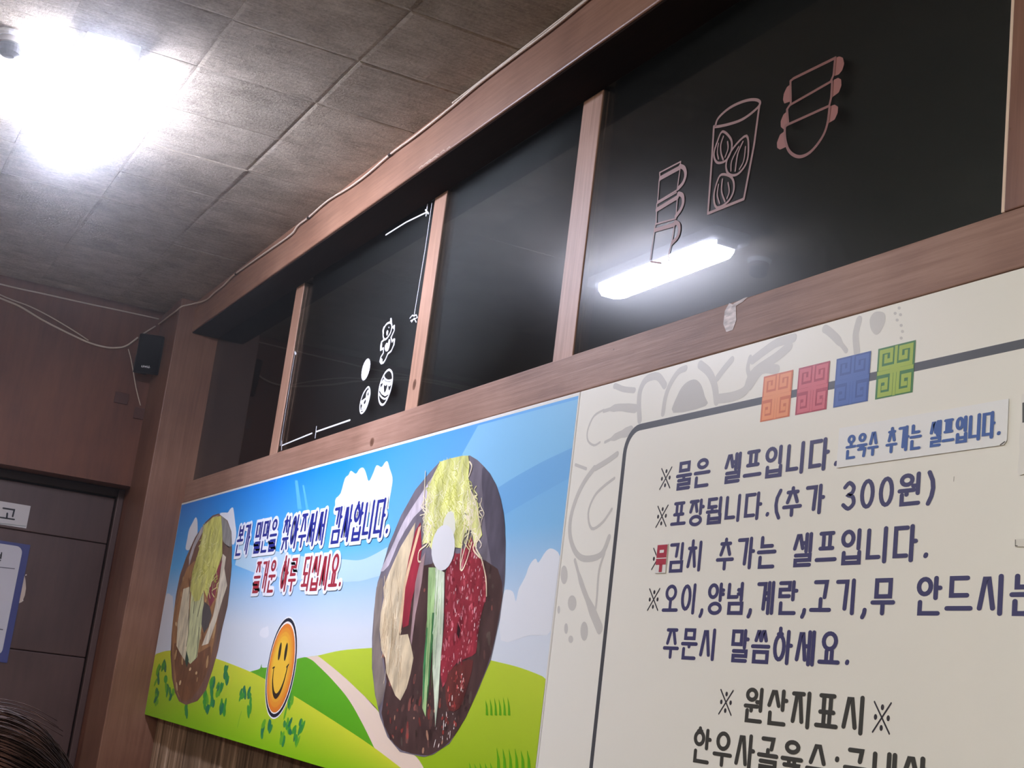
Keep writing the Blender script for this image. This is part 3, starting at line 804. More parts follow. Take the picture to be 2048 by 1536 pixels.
ppoly(m_, C8, [(722, 750), (690, 900), (650, 1100), (612, 1160), (590, 1050), (640, 900), (690, 800)], 14, lin('93404c'), 1)
bowlpart('radish_print', m_); m_ = MB()
ppoly(m_, C8, [(565, 1110), (610, 1150), (630, 1230), (600, 1330), (562, 1390), (538, 1310), (548, 1190)], 14, lin('55504e'), 1)
for pts in ([(555, 1010), (530, 1130), (505, 1240)], [(480, 1100), (468, 1210)], [(440, 900), (432, 1040)], [(430, 1180), (425, 1400), (405, 1500)], [(520, 1340), (500, 1560), (490, 1620)]):
    m_.stroke(plane(pix(C8, pts), Ly(15)), .005, Ly(15), lin('3c3a2e'), n=6)
ppoly(m_, C1, [(405, 440), (425, 520), (408, 590), (392, 530)], 15, lin('2c4a3c'), 1)
bowlpart('seaweed_print', m_)['kind'] = 'stuff'
m_ = MB()
ppoly(m_, C8, [(560, 450), (640, 370), (712, 360), (722, 500), (722, 700), (670, 850), (610, 980), (590, 1080), (562, 1010), (520, 1100), (480, 1110), (440, 1010), (460, 850), (520, 650)], 16, lin('d2d070'), 1)
for _ in range(90):
    x_ = r1.uniform(490, 690); y_ = r1.uniform(420, 960)
    if x_ < 560 and y_ < 700: continue
    strand(m_, C8, (x_, y_), (x_+r1.uniform(-60, 10), y_+r1.uniform(60, 160)), 17, .0035, r1.choice([lin('e2e094'), lin('bdbb54'), lin('cfcd78')]), 12, r1)
bowlpart('noodle_print', m_)

# --- smiling face
m_ = MB(); sx, sz = 1.868, 1.411
def ell(rx, rz, n=40): return [(sx+rx*math.cos(2*math.pi*k/n), sz+rz*math.sin(2*math.pi*k/n)) for k in range(n)]
m_.poly(ell(.1075, .1175), Ly(9), lin('f4f4f6'))
m_.poly(ell(.1040, .1140), Ly(10), lin('1a2030'))
m_.poly([(a-.001, c) for a, c in ell(.096, .1060)], Ly(11), lin('fbf5ee'))
for i in range(7):
    t = i/6
    m_.poly([(a-.0015-.010*t, c-.001+.006*t) for a, c in ell(.0925*(1-.62*t), .102*(1-.62*t))], Ly(12+i*.5), mixc(lin('e8832a'), lin('f8c73a'), min(1, t*1.6)))
dk = lin('33281a')
for ex in (-.026, .020):
    m_.disc(sx+ex, sz+.036, .0095, Ly(17), dk, 16, .021)
arc = [(-.052, -.006), (-.045, -.034), (-.026, -.058), (-.002, -.066), (.022, -.054), (.040, -.028), (.049, .004)]
q = [(p[0], p[1]) for p in smoothline(arc, 5)]
wd = [.004+.0085*math.sin(math.pi*i/(len(q)-1))**1.5 for i in range(len(q))]
m_.stroke([(sx+a, sz+c) for a, c in q], wd, Ly(17), dk)
m_.stroke([(sx-.060, sz-.004), (sx-.046, sz-.001)], .004, Ly(17), dk)
m_.stroke([(sx+.042, sz+.002), (sx+.055, sz+.008)], .004, Ly(17), dk)
bchild(m_.build('smile_print', MAT['print']))

# --- banner lettering, white edged
for txt, x0, x1, z0, z1, col in (('본가 밀면을 찾아주셔서 감사합니다.', 1.316, 2.422, 1.689, 1.773, lin('26308a')), ('즐거운 하루 되십시요.', 1.536, 2.190, 1.586, 1.668, lin('a52c3c'))):
    for k in range(txt.count(' ')+1):
        m_ = MB(); text_line(m_, txt, x0, x1, z0-.008, z1+.008, .0245, Ly(18), lin('f3f5fb'), k, 1.3)
        bchild(m_.build('lettering_edge', MAT['print']))
        m_ = MB(); text_line(m_, txt, x0, x1, z0, z1, .0072, Ly(22), col, k, 1.6)
        bchild(m_.build('lettering', MAT['print']))

# ================================================================== NOTICE BOARD
NX0, NX1, NZ0, NZ1 = 3.1675, 5.42, 1.10, 1.886
board = empty('notice_board', (NX0, YB, NZ0))
tag(board, 'large cream notice board with Korean house rules and four square emblems', 'notice board')
def nchild(o, par=None):
    o.parent = par or board; o.matrix_parent_inverse = Matrix.Translation(-Vector(board.location)); return o
CREAM = lin('f2efe3')
m_ = MB(); m_.box(NX0, NX1, YB, YL-.0055, NZ0, NZ1, 0, CREAM)
nchild(m_.build('panel', MAT['print'], bevel=.001))
# faint grey flower print behind the frame line
C4, C5, C6, C7, C9 = (1100, 600, 4.096), (1500, 600, 3.737), (1100, 900, 3.724), (1550, 900, 3.839), (1150, 1200, 2.281)
gy = lin('cfccc4'); gy2 = lin('c3c0b9')
m_ = MB()
def fl(crop, pts, w, sm=4, col=gy):
    q = smoothline(pix(crop, pts), sm)
    ws = [v/crop[2]*.00080 for v in w] if isinstance(w, (list, tuple)) else w/crop[2]*.00080
    if isinstance(ws, list): ws = [ws[min(len(ws)-1, int(i*len(ws)/len(q)))] for i in range(len(q))]
    m_.stroke([(a, min(c, NZ1-.002-.5*(max(ws) if isinstance(ws, list) else ws))) for a, c in plane([(p[0], p[1]) for p in q], Ly(0))], ws, Ly(0), col, n=8)
ppoly(m_, C4, [(1010, 925), (1040, 790), (1100, 690), (1180, 650), (1235, 690), (1268, 790), (1275, 868)], 0, gy2, 3)
fl(C4, [(925, 930), (945, 800), (985, 690), (1050, 590), (1110, 560)], 50)
fl(C4, [(1230, 530), (1300, 590), (1345, 690), (1365, 830)], 64)
fl(C4, [(735, 985), (728, 860), (740, 740), (790, 650), (880, 625), (940, 700)], 60)
fl(C4, [(700, 890), (560, 880), (440, 910)], [70, 60, 30])
fl(C4, [(690, 740), (600, 730), (530, 700)], 46)
fl(C4, [(660, 1070), (560, 1110), (450, 1165)], [80, 60, 24])
fl(C4, [(440, 900), (360, 950), (310, 1060), (310, 1150), (360, 1190), (410, 1165)], 18)
fl(C4, [(1370, 640), (1430, 560), (1490, 490)], 54)
fl(C4, [(1370, 810), (1500, 790), (1600, 740), (1640, 640), (1700, 570), (1850, 470), (1960, 380)], 70)
fl(C4, [(1640, 640), (1620, 560), (1640, 470)], 40)
fl(C6, [(500, 30), (430, 80), (340, 135)], 44)
fl(C6, [(330, 135), (260, 230), (200, 350), (155, 500), (150, 640), (190, 760), (260, 810), (380, 780), (440, 650)], 46)
fl(C6, [(185, 820), (250, 1040), (370, 1330)], [30, 50, 80])
fl(C6, [(405, 770), (365, 900), (350, 1090), (340, 1180)], 24)
fl(C6, [(480, 210), (400, 270), (330, 345), (285, 470), (310, 585), (390, 540), (460, 440)], 22)
fl(C6, [(190, 110), (270, 140)], 24)
for x_, y_, rx, ry in ((105, 930, 26, 70), (165, 1140, 32, 58), (255, 1350, 28, 72), (155, 1410, 18, 28), (65, 1190, 10, 30), (120, 1330, 14, 40), (430, 1420, 20, 60)):
    ppoly(m_, C6, [(x_+rx*math.cos(t), y_+ry*math.sin(t)) for t in [k*math.pi/8 for k in range(16)]], 0, gy)
fl(C5, [(20, 450), (110, 380), (200, 320), (330, 260)], 56)
fl(C5, [(560, 210), (640, 280), (720, 380)], [50, 50, 30])
fl(C5, [(815, 150), (790, 260), (800, 390)], 50)
fl(C5, [(0, 640), (90, 520), (200, 520)], 60)
ppoly(m_, C5, [(895, 150), (920, 100), (960, 85), (1005, 100), (1010, 160), (980, 230), (940, 260), (905, 220)], 0, gy, 3)
for x_, y_ in ((1115, 60), (1125, 110), (1100, 150), (1130, 190), (1140, 235), (1130, 285), (1085, 100)):
    ppoly(m_, C5, [(x_+12*math.cos(t), y_+12*math.sin(t)) for t in [k*math.pi/4 for k in range(8)]], 0, gy)
flo = m_.build('flower_print', MAT['print']); nchild(flo); flo['kind'] = 'stuff'
# frame line
m_ = MB(); fx, fz, cr, fw = 3.3235, 1.8055, .036, .0098
pts = [(fx, NZ0+.02)] + [(fx+cr-cr*math.cos(t), fz-cr+cr*math.sin(t)) for t in [k*math.pi/2/8 for k in range(9)]] + [(NX1-.02, fz)]
# a plain panel face inside the frame covers the flower print there
inner = [(fx, NZ0+.02)] + pts[1:] + [(NX1-.02, NZ0+.02)]
m_.poly(inner, Ly(1), CREAM)
m_.stroke(pts, fw, Ly(2), lin('505256'), caps=True, n=10)
nchild(m_.build('frame_line', MAT['print']))
# emblems
def emblem(x0, x1, z0, z1, dark, light):
    mb = MB(); mb.poly([(x0, z0), (x1, z0), (x1, z1), (x0, z1)], Ly(4), dark)
    cx_, cz_ = (x0+x1)/2, (z0+z1)/2; w_ = (x1-x0)*.085; hx, hz = (x1-x0)/2, (z1-z0)/2
    mb.stroke([(cx_, z0+.001), (cx_, z1-.001)], w_*.9, Ly(5), light, caps=False); mb.stroke([(x0+.001, cz_), (x1-.001, cz_)], w_*.9, Ly(5), light, caps=False)
    for sx_ in (-1, 1):
        for sz_ in (-1, 1):
            sp = [(0, .18), (.84, .18), (.84, .86), (.30, .86), (.30, .46), (.58, .46), (.58, .62)]
            if sz_ < 0: sp = [(.18, 0), (.18, .86), (.80, .86), (.80, .30), (.44, .30), (.44, .60), (.60, .60)]
            if sz_ > 0: sp = [(.0, .17), (.82, .17), (.82, .84), (.24, .84), (.24, .44), (.54, .44), (.54, .62)]
            P = [(cx_+sx_*a*hx, cz_+sz_*c*hz) for a, c in sp]
            for (a, c) in zip(P[:-1], P[1:]):
                dx = math.copysign(w_/2, c[0]-a[0]) if abs(c[0]-a[0]) > 1e-6 else 0
                dz = math.copysign(w_/2, c[1]-a[1]) if abs(c[1]-a[1]) > 1e-6 else 0
                mb.stroke([(a[0]-dx, a[1]-dz), (c[0]+dx, c[1]+dz)], w_, Ly(5), light, caps=False)
    return mb
for (x0, x1, d_, l_, nm) in ((3.6485, 3.7075, 'd8703c', 'f29a62', 'orange'), (3.7185, 3.777, 'b23a4a', 'd86872', 'red'), (3.789, 3.849, '3c5aa0', '4c6cb4', 'blue'), (3.861, 3.921, '3c7c3a', 'a8c040', 'green')):
    o = nchild(emblem(x0, x1, 1.7775, 1.8365, lin(d_), lin(l_)).build('square_emblem', MAT['print'])); o['label'] = nm + ' square spiral emblem'
# rules
navy = lin('47466f'); gray = lin('454541')
rules = [('물은 셀프입니다.', 3.470, 3.803, 1.7035, 1.7435, navy, .0058, 3.429), ('포장됩니다.(추가 300원)', 3.467, 3.961, 1.6525, 1.6885, navy, .0055, 3.429),
         ('김치 추가는 셀프입니다.', 3.471, 3.957, 1.5920, 1.6325, navy, .0056, 3.429), ('오이,양념,계란,고기,무 안드시는', 3.467, 4.107, 1.5365, 1.5770, navy, .0056, 3.429),
         ('주문시 말씀하세요.', 3.479, 3.846, 1.4790, 1.5195, navy, .0056, None), ('원산지표시', 3.667, 3.878, 1.4100, 1.4515, gray, .0058, 3.615),
         ('한우사골육수:국내산', 3.568, 3.975, 1.3545, 1.3970, gray, .0058, None)]
for txt, x0, x1, z0, z1, col, w_, rx in rules:
    for k in range(txt.count(' ')+1):
        m_ = MB(); text_line(m_, txt, x0, x1, z0, z1, w_*.84, Ly(3), col, k, 1.42)
        nchild(m_.build('lettering', MAT['print']))
    zc = (z0+z1)/2
    for x_, hh in (([(rx, .0145)] if rx else []) + ([(3.892, .0155)] if txt[0] == '원' else [])):
        m_ = MB(); ref_mark(m_, x_, x_+.0255, zc-hh, zc+hh, Ly(3), lin('3c3b40'))
        nchild(m_.build('reference_mark', MAT['print']))
# small seams and scuffs of the vinyl
m_ = MB()
sc_ = plane(pix(C7, [(1375, 205), (1372, 240)]), Ly(3)); m_.stroke(sc_, .0007, Ly(3), lin('8c8678'))
nchild(m_.build('scuff', MAT['print']))

# ---- labels stuck on the board
def sheet(name, pts, y0, mat, col, thick=.0006):
    mb = MB(); n = len(pts)
    mb.prism(pts, lambda a, c, d: (a, d, c), y0-thick, y0, 0, col)
    return mb
YS = YB-.0008
m_ = sheet('label', [(3.804, 1.7045), (4.056, 1.7045), (4.060, 1.7085), (4.060, 1.7510), (3.804, 1.7510)], YS, 'sticker', lin('f1f1ee'))
lab = m_.build('paper_label', MAT['print'])
tag(lab, 'white paper label with blue Korean lettering stuck under the green emblem', 'label')
for k in range(3):
    m_ = MB(); text_line(m_, '온육수 추가는 셀프입니다.', 3.820, 4.050, 1.7125, 1.7410, .0031, YS-.0009, lin('3f62a6'), k, 1.6)
    m_.build('lettering', MAT['print'], lab)
m_ = MB(); m_.stroke([(4.052, 1.7049), (4.0575, 1.7075)], .0012, YS-.0008, lin('3c3a36')); m_.build('curled_corner', MAT['print'], lab)
q0 = plane(pix(C6, [(785, 895), (862, 900), (868, 705), (790, 710)]), YS)
zt, zo = max(p[1] for p in q0), min(p[1] for p in q0)
m_ = sheet('label', [(3.4395, 1.592), (3.4655, 1.592), (3.4655, 1.6315), (3.4395, 1.6315)], YS, 'sticker', lin('e9e7e0'))
lab2 = m_.build('paper_label', MAT['print'])
tag(lab2, 'tiny label with one red Korean syllable stuck over a reference mark', 'label')
m_ = MB(); rd = lin('b23c4c'); y_ = YS-.0009
m_.poly([(3.4405, 1.613), (3.4650, 1.613), (3.4650, 1.6305), (3.4405, 1.6305)], y_, rd)
m_.poly([(3.4475, 1.6195), (3.4580, 1.6195), (3.4580, 1.6235), (3.4475, 1.6235)], y_-.0003, lin('efe9e4'))
m_.poly([(3.4400, 1.6035), (3.4652, 1.6035), (3.4652, 1.6115), (3.4400, 1.6115)], y_, rd)
m_.poly([(3.4495, 1.5935), (3.4570, 1.5935), (3.4570, 1.604), (3.4495, 1.604)], y_, rd)
m_.build('lettering', MAT['print'], lab2)
# torn paper at the right edge of the picture
def px_sheet(name, pts, y0, col):
    return sheet(name, plane(pts, y0), y0, 'sticker', col).build(name, MAT['print'])
o = px_sheet('paper_note', [(2044, 789), (2094, 777), (2094, 932), (2040, 951), (2036, 946), (2037, 925), (2040, 905), (2039, 880), (2042, 840)], YS, lin('ebe8de'))
tag(o, 'white paper note with torn edge at far right beside the blue lettered label', 'paper')
m_ = MB()
q = plane([(2046, 806), (2080, 798), (2080, 838), (2046, 846)], YS); m_.poly(q, YS-.0009, lin('4c4a48'))
m_.build('dark_strip', MAT['print'], o)
o = px_sheet('paper_scrap', [(2031, 1079), (2080, 1075), (2080, 1092), (2031, 1094)], YS, lin('e6e2d6'))
tag(o, 'small clear scrap with dark corner stuck at far right below the paper note', 'paper')
m_ = MB(); q = plane([(2032, 1080), (2032, 1092), (2036, 1092)], YS); m_.stroke(q, .0008, YS-.0009, lin('5a564e')); m_.build('dark_corner', MAT['print'], o)

# ================================================================== STICKERS ON THE GLASS
YK = YG - .0006
def decal(name, label, strokes=(), fills=(), crop=(0, 0, 1), col=None, w=.004, group=None):
    mb = MB(); col = col or lin('e6e6ea')
    for f in fills:
        pts, c, k = f if len(f) == 3 else (f[0], f[1], 0)
        mb.poly(plane(pix(crop, pts), YK), YK-.0002*k, c or col)
    for st in strokes:
        pts, ww, sm, cl_ = (list(st)+[None, 0, False][len(st)-1:])[:4]
        q = pix(crop, pts)
        if sm: q = [(p[0], p[1]) for p in smoothline(q, sm, cl_)]
        mb.stroke(plane(q, YK), (ww or w)*(1.05 if crop is K3 else .95 if crop is K4 else .72), YK-.0005, col, closed=cl_, n=8)
    o = mb.build(name, MAT['sticker']); tag(o, label, 'sticker', group)
    return o
K3 = (1348, 0, 2.926); K4 = (1290, 300, 6.4); K6 = (690, 620, 6.98); K7 = (350, 550, 3.7236); K2 = (700, 0, 2.926)
pk = lin('a88480'); pk2 = lin('a06a60')  # cup sticker's pink is lightened to carry the reflected lamp's bloom
decal('window_sticker', 'pinkish line sticker of three stacked cups on black glass above the reflected lamp', [
    ([(195, 390), (192, 290), (460, 150), (452, 240), (415, 510)], .0028),
    ([(185, 390), (165, 665)], .0028), ([(165, 665), (405, 520)], .0034),
    ([(200, 362), (445, 228)], .0078), ([(450, 205), (505, 235), (522, 320), (490, 420), (425, 495)], .0072, 4),
    ([(405, 545), (155, 690), (145, 940)], .0028), ([(155, 765), (420, 605)], .0078), ([(418, 600), (398, 880)], .0028),
    ([(430, 560), (482, 585), (490, 680), (455, 770), (398, 845)], .0074, 4),
    ([(392, 880), (138, 950), (125, 1010), (72, 1400)], .0028), ([(130, 1028), (380, 955)], .0070), ([(375, 980), (345, 1180), (285, 1430)], .0028),
    ([(385, 925), (435, 955), (442, 1040), (415, 1120), (350, 1190)], .0070, 4), ([(78, 1430), (200, 1445)], .0030)], [], K4, pk)
decal('window_sticker', 'pinkish line sticker of a jar holding three beans on the black glass', [
    ([(245, 735), (262, 690), (330, 630), (420, 590), (485, 585), (506, 608), (470, 650), (400, 700), (320, 728), (250, 742)], .0042, 4, True),
    ([(235, 740), (222, 950), (200, 1250)], .0042), ([(502, 612), (470, 850), (410, 1165)], .0042), ([(200, 1250), (410, 1165)], .0042),
    ([(286, 770), (335, 815), (337, 880), (305, 940), (255, 952), (235, 905), (255, 830)], .0036, 4, True), ([(290, 800), (275, 850), (278, 900), (290, 935)], .0030, 4), ([(262, 840), (255, 890), (262, 930)], .0026, 4), ([(315, 830), (318, 870), (300, 920)], .0026, 4),
    ([(426, 795), (437, 890), (420, 965), (370, 1022), (318, 1015), (308, 950), (350, 865)], .0036, 4, True), ([(405, 830), (375, 900), (360, 1000)], .0030, 4), ([(380, 860), (340, 940), (335, 1000)], .0026, 4), ([(420, 860), (410, 940), (385, 990)], .0026, 4),
    ([(280, 1022), (340, 1040), (352, 1110), (318, 1180), (252, 1215), (235, 1150), (252, 1070)], .0036, 4, True), ([(285, 1050), (280, 1120), (300, 1180)], .0030, 4), ([(262, 1080), (255, 1140), (268, 1190)], .0026, 4), ([(318, 1070), (325, 1120), (312, 1160)], .0026, 4)], [], K3, lin('a07c76'))
decal('window_sticker', 'reddish line sticker of three stacked pots with round handles on the black glass', [
    ([(685, 600), (683, 475), (700, 460), (945, 340), (935, 440), (920, 475)], .0040), ([(680, 615), (925, 475)], .0036),
    ([(670, 720), (663, 640), (680, 615)], .0040), ([(927, 480), (922, 570), (910, 620)], .0040), ([(655, 735), (910, 620)], .0036),
    ([(655, 735), (650, 760), (655, 830), (680, 890), (735, 918), (800, 890), (865, 810), (898, 730), (912, 630)], .0044, 4)],
    [([(945, 338), (968, 330), (988, 338), (996, 372), (985, 410), (965, 435), (938, 445)], pk2), ([(935, 468), (960, 455), (978, 465), (980, 500), (965, 540), (925, 570)], pk2), ([(912, 622), (940, 612), (960, 625), (958, 660), (940, 700), (902, 722)], pk2),
     ([(685, 490), (660, 510), (642, 550), (638, 585), (646, 606), (684, 592)], pk2), ([(664, 650), (640, 670), (624, 710), (625, 742), (640, 756), (668, 735)], pk2), ([(650, 765), (620, 788), (602, 835), (604, 865), (620, 876), (655, 860)], pk2)], K3, lin('8e5f56'))
wh = lin('e4e4e8'); bk = lin('1a1a1c')
decal('window_sticker', 'white outline sticker of a waving bear with a heart on its belly', [
    ([(625, 175), (650, 190), (656, 235), (640, 310), (600, 380), (562, 412), (540, 390), (534, 330), (547, 260), (580, 200)], .0068, 3, True),
    ([(550, 412), (512, 448), (500, 500), (500, 558), (538, 535), (538, 600), (502, 660), (490, 715), (508, 745), (540, 735), (568, 690), (600, 612), (648, 572), (688, 480), (696, 415), (680, 412), (660, 440), (645, 385), (690, 285), (692, 222), (660, 245)], .0068),
    ([(545, 245), (532, 285), (538, 330)], .009)],
    [([(628, 165), (634, 112), (650, 110), (656, 170)], wh), ([(660, 245), (680, 210), (696, 215), (688, 280)], wh), ([(498, 480), (520, 460), (515, 530), (500, 560)], wh), ([(676, 430), (697, 412), (690, 490), (675, 510)], wh), ([(492, 700), (505, 665), (525, 690), (515, 745)], wh),
     ([(553, 545), (556, 500), (578, 458), (600, 462), (612, 410), (630, 408), (632, 450), (618, 520), (598, 572), (570, 580)], wh), ([(578, 350), (576, 310), (592, 280), (604, 290), (600, 330), (588, 360)], wh), ([(607, 235), (616, 232), (616, 250), (608, 255)], wh)], K6, wh)
sc = []
for k in range(44):
    t = 2*math.pi*k/44; r_ = 1.0 if k % 2 else .90
    sc.append((290+r_*(58*math.cos(t)+30*math.sin(t)), 830+r_*(-14*math.cos(t)-160*math.sin(t))))
decal('window_sticker', 'plain white scalloped oval sticker left of the bear', [], [(sc, wh)], K6, wh)
decal('window_sticker', 'white egg sticker with a row of dark hearts, below the bear', [
    ([(615, 835), (655, 870), (666, 950), (650, 1070), (610, 1200), (555, 1305), (510, 1320), (480, 1270), (471, 1180), (487, 1060), (520, 960), (562, 880)], .0072, 3, True),
    ([(545, 920), (560, 960), (605, 988), (655, 975)], .006, 3), ([(478, 1165), (510, 1215), (560, 1242), (612, 1200)], .006, 3)],
    [([(505, 1010), (540, 965), (570, 1000), (620, 1010), (662, 985), (645, 1090), (612, 1175), (560, 1205), (510, 1175), (480, 1120)], wh),
     ([(545, 1040), (565, 1062), (588, 1035), (590, 1070), (570, 1130), (550, 1160), (542, 1090)], bk, 1), ([(497, 1040), (508, 1030), (528, 1015), (525, 1045), (500, 1085)], bk, 1), ([(606, 1050), (622, 1068), (645, 1040), (640, 1090), (615, 1130), (606, 1090)], bk, 1)], K6, wh)
decal('window_sticker', 'smaller white striped egg sticker below the scalloped oval', [
    ([(320, 1078), (345, 1100), (352, 1170), (332, 1270), (292, 1380), (240, 1440), (216, 1420), (210, 1350), (226, 1260), (262, 1160)], .0064, 3, True),
    ([(222, 1285), (285, 1240)], .005), ([(225, 1400), (262, 1395), (300, 1345), (330, 1260)], .005, 3)],
    [([(225, 1290), (285, 1250), (300, 1150), (325, 1105), (335, 1120), (345, 1190), (322, 1270), (290, 1350), (250, 1385), (222, 1380), (222, 1320)], wh), ([(262, 1290), (285, 1250), (295, 1270), (280, 1310), (265, 1315)], bk, 1), ([(318, 1160), (332, 1140), (330, 1190), (312, 1195)], bk, 1), ([(222, 1330), (240, 1310), (238, 1345), (225, 1380)], bk, 1)], K6, wh)
decal('window_sticker', 'thin white line sticker framing the lower left pane corner, with cross ticks', [
    ([(893, 590), (860, 790), (785, 1270)], .0036), ([(797, 1240), (795, 1302)], .0050), ([(797, 1270), (1022, 1178)], .0050), ([(1055, 1130), (1045, 1212)], .0050), ([(1050, 1168), (1305, 1080)], .0055), ([(893, 575), (902, 588)], .009)], [], K7, wh)
decal('window_sticker', 'thin white line sticker with small bows in the upper right pane corner', [
    ([(210, 1375), (330, 1300), (448, 1243)], .0050), ([(454, 1198), (446, 1262)], .0060), ([(442, 1228), (460, 1250)], .006), ([(480, 1190), (440, 1465), (376, 1845)], .0036),
    ([(352, 1862), (366, 1845), (376, 1850), (388, 1842), (396, 1858), (376, 1868), (356, 1878)], .004), ([(376, 1862), (362, 1885)], .004), ([(376, 1862), (388, 1885)], .004)], [], K2, wh)

# ================================================================== CEILING LIGHTS
def ceiling_light(name, x0, x1, yc, mat, label):
    root = empty(name, ((x0+x1)/2, yc, CEIL)); tag(root, label, 'ceiling light', 'batten ceiling lights')
    def put(o): o.parent = root; o.matrix_parent_inverse = Matrix.Translation(-Vector(root.location)); return o
    m_ = MB(); m_.box(x0-.022, x1+.022, yc-.052, yc+.052, CEIL-.030, CEIL-.0025)
    put(m_.build('housing', MAT['white_plastic'], bevel=.004))
    m_ = MB(); rings = []
    for z_, hw_, e_ in ((CEIL-.0305, .046, 0), (CEIL-.038, .046, 0), (CEIL-.054, .036, .010), (CEIL-.057, .028, .018)):
        c_ = .030*hw_/.046
        rings.append([(x0+e_, yc-hw_+c_*.7, z_), (x0+e_+c_*1.2, yc-hw_, z_), (x1-e_-c_*1.2, yc-hw_, z_), (x1-e_, yc-hw_+c_*.7, z_),
                      (x1-e_, yc+hw_-c_*.7, z_), (x1-e_-c_*1.2, yc+hw_, z_), (x0+e_+c_*1.2, yc+hw_, z_), (x0+e_, yc+hw_-c_*.7, z_)])
    for r_ in rings: m_.v += r_
    for k in range(3):
        for i in range(8):
            j = (i+1) % 8
            m_.face((8*k+i, 8*k+j, 8*k+8+j, 8*k+8+i))
    m_.face(tuple(range(24, 32))); m_.face(tuple(range(7, -1, -1)))
    put(m_.build('diffuser', mat))
    for s_, xe in ((-1, x0), (1, x1)):
        m_ = MB(); m_.box(xe-.006 if s_ < 0 else xe-.002, xe+.002 if s_ < 0 else xe+.006, yc-.028, yc+.028, CEIL-.042, CEIL-.0305)
        put(m_.build('end_clip', MAT['white_plastic'], bevel=.001))
    return root
ceiling_light('ceiling_light', 1.850, 2.410, -.640, MAT['lamp_cool'], 'white batten ceiling light glowing over the banner')
ceiling_light('ceiling_light', 2.2, 2.8, -3.0, MAT['lamp_warm'], 'white batten ceiling light farther out in the room, near the back wall')
ceiling_light('ceiling_light', 4.5, 5.1, -1.75, MAT['lamp_warm'], 'white batten ceiling light farther out in the room, beside the camera')
# round detector beside the lamp
det = empty('heat_detector', (2.30, -.815, CEIL)); tag(det, 'small round metal ceiling detector beside the ceiling light', 'detector')
m_ = MB()
for nm, prof, mt in (('base', [(.030, 0.0), (.030, .006), (.026, .010)], 'white_plastic'), ('collar', [(.024, .010), (.024, .022), (.021, .024)], 'chrome'), ('cap', [(.020, .024), (.022, .030), (.022, .040), (.012, .046), (.002, .047)], 'black_plastic')):
    m_ = MB(); n = 20
    for r_, z_ in prof:
        for k in range(n): m_.v.append((r_*math.cos(2*math.pi*k/n), r_*math.sin(2*math.pi*k/n), -.003-z_))
    for i in range(len(prof)-1):
        for k in range(n):
            m_.face((i*n+k, i*n+(k+1) % n, (i+1)*n+(k+1) % n, (i+1)*n+k))
    m_.face(tuple(range((len(prof)-1)*n, len(prof)*n))); m_.face(tuple(range(n-1, -1, -1)))
    m_.build(nm, MAT[mt], det)

# ================================================================== WALL SPEAKER
sp_c = at(298, 708, 'x', .375)
spk = empty('wall_speaker', (XB, sp_c.y, sp_c.z)); tag(spk, 'small black loudspeaker mounted high in the room corner', 'speaker')
rot = Matrix.Translation(Vector((.375-XB, 0, 0))) @ Matrix.Rotation(math.radians(-20), 4, 'Z') @ Matrix.Rotation(math.radians(6), 4, 'Y')
def sput(mb, name, mat, bevel=0, smooth=False):
    o = mb.build(name, mat, spk, bevel=bevel, smooth=smooth); o.matrix_local = rot; return o
w2, h2, d2 = .0425, .0675, .075
m_ = MB(); m_.prism([(-w2*.78, -h2), (w2*.78, -h2), (w2*.78, h2), (-w2*.78, h2)], lambda a, c, d: (d, a, c), -d2, -.03)
n = len(m_.v)
# cabinet widening towards the front
m_ = MB()
m_.v = [(-d2, -w2*.7, -h2*.9), (-d2, w2*.7, -h2*.9), (-d2, w2*.7, h2*.9), (-d2, -w2*.7, h2*.9), (0, -w2, -h2), (0, w2, -h2), (0, w2, h2), (0, -w2, h2)]
for q in ((0, 3, 2, 1), (4, 5, 6, 7), (0, 1, 5, 4), (1, 2, 6, 5), (2, 3, 7, 6), (3, 0, 4, 7)): m_.face(q)
sput(m_, 'cabinet', MAT['black_plastic'], .006)
m_ = MB(); m_.box(.0005, .007, -w2*.90, w2*.90, -h2*.93, h2*.95)
sput(m_, 'grille', plain('grille_cloth', '100f11', .9, .04, .4, 900), .004)
m_ = MB(); 
for k, (dz, hgt) in enumerate(((0, .006), (.0, .0075), (0, .006), (0, .0075), (-.001, .0085))):
    y0_ = -.020+k*.0058
    m_.stroke([(y0_, -.0475), (y0_+.001, -.0475+hgt*.8)], .0022, 0, lin('e8e8e8'), n=5)
    m_.stroke([(y0_, -.0475+(k % 2)*.003), (y0_+.0042, -.0470+(k % 3)*.0022)], .0018, 0, lin('e8e8e8'), n=5)
m_.v = [(.0076-.00001*i*0, v[0]+.004, v[2]) for i, v in enumerate(m_.v)]
sput(m_, 'badge', MAT['print'])
m_ = MB(); m_.tube([(0, .0, -.02), (.05, .0, -.02)], .010, 10); m_.box(0, .006, -.022, .022, -.05, .01)
o = m_.build('bracket', MAT['black_plastic'], spk); o.location = (0, 0, 0)
m_ = MB(); m_.box(-.050, -.036, -w2*.98-.006, -w2*.80, -h2*.70, -h2*.36); sput(m_, 'terminal_clip', MAT['black_plastic'], .002)

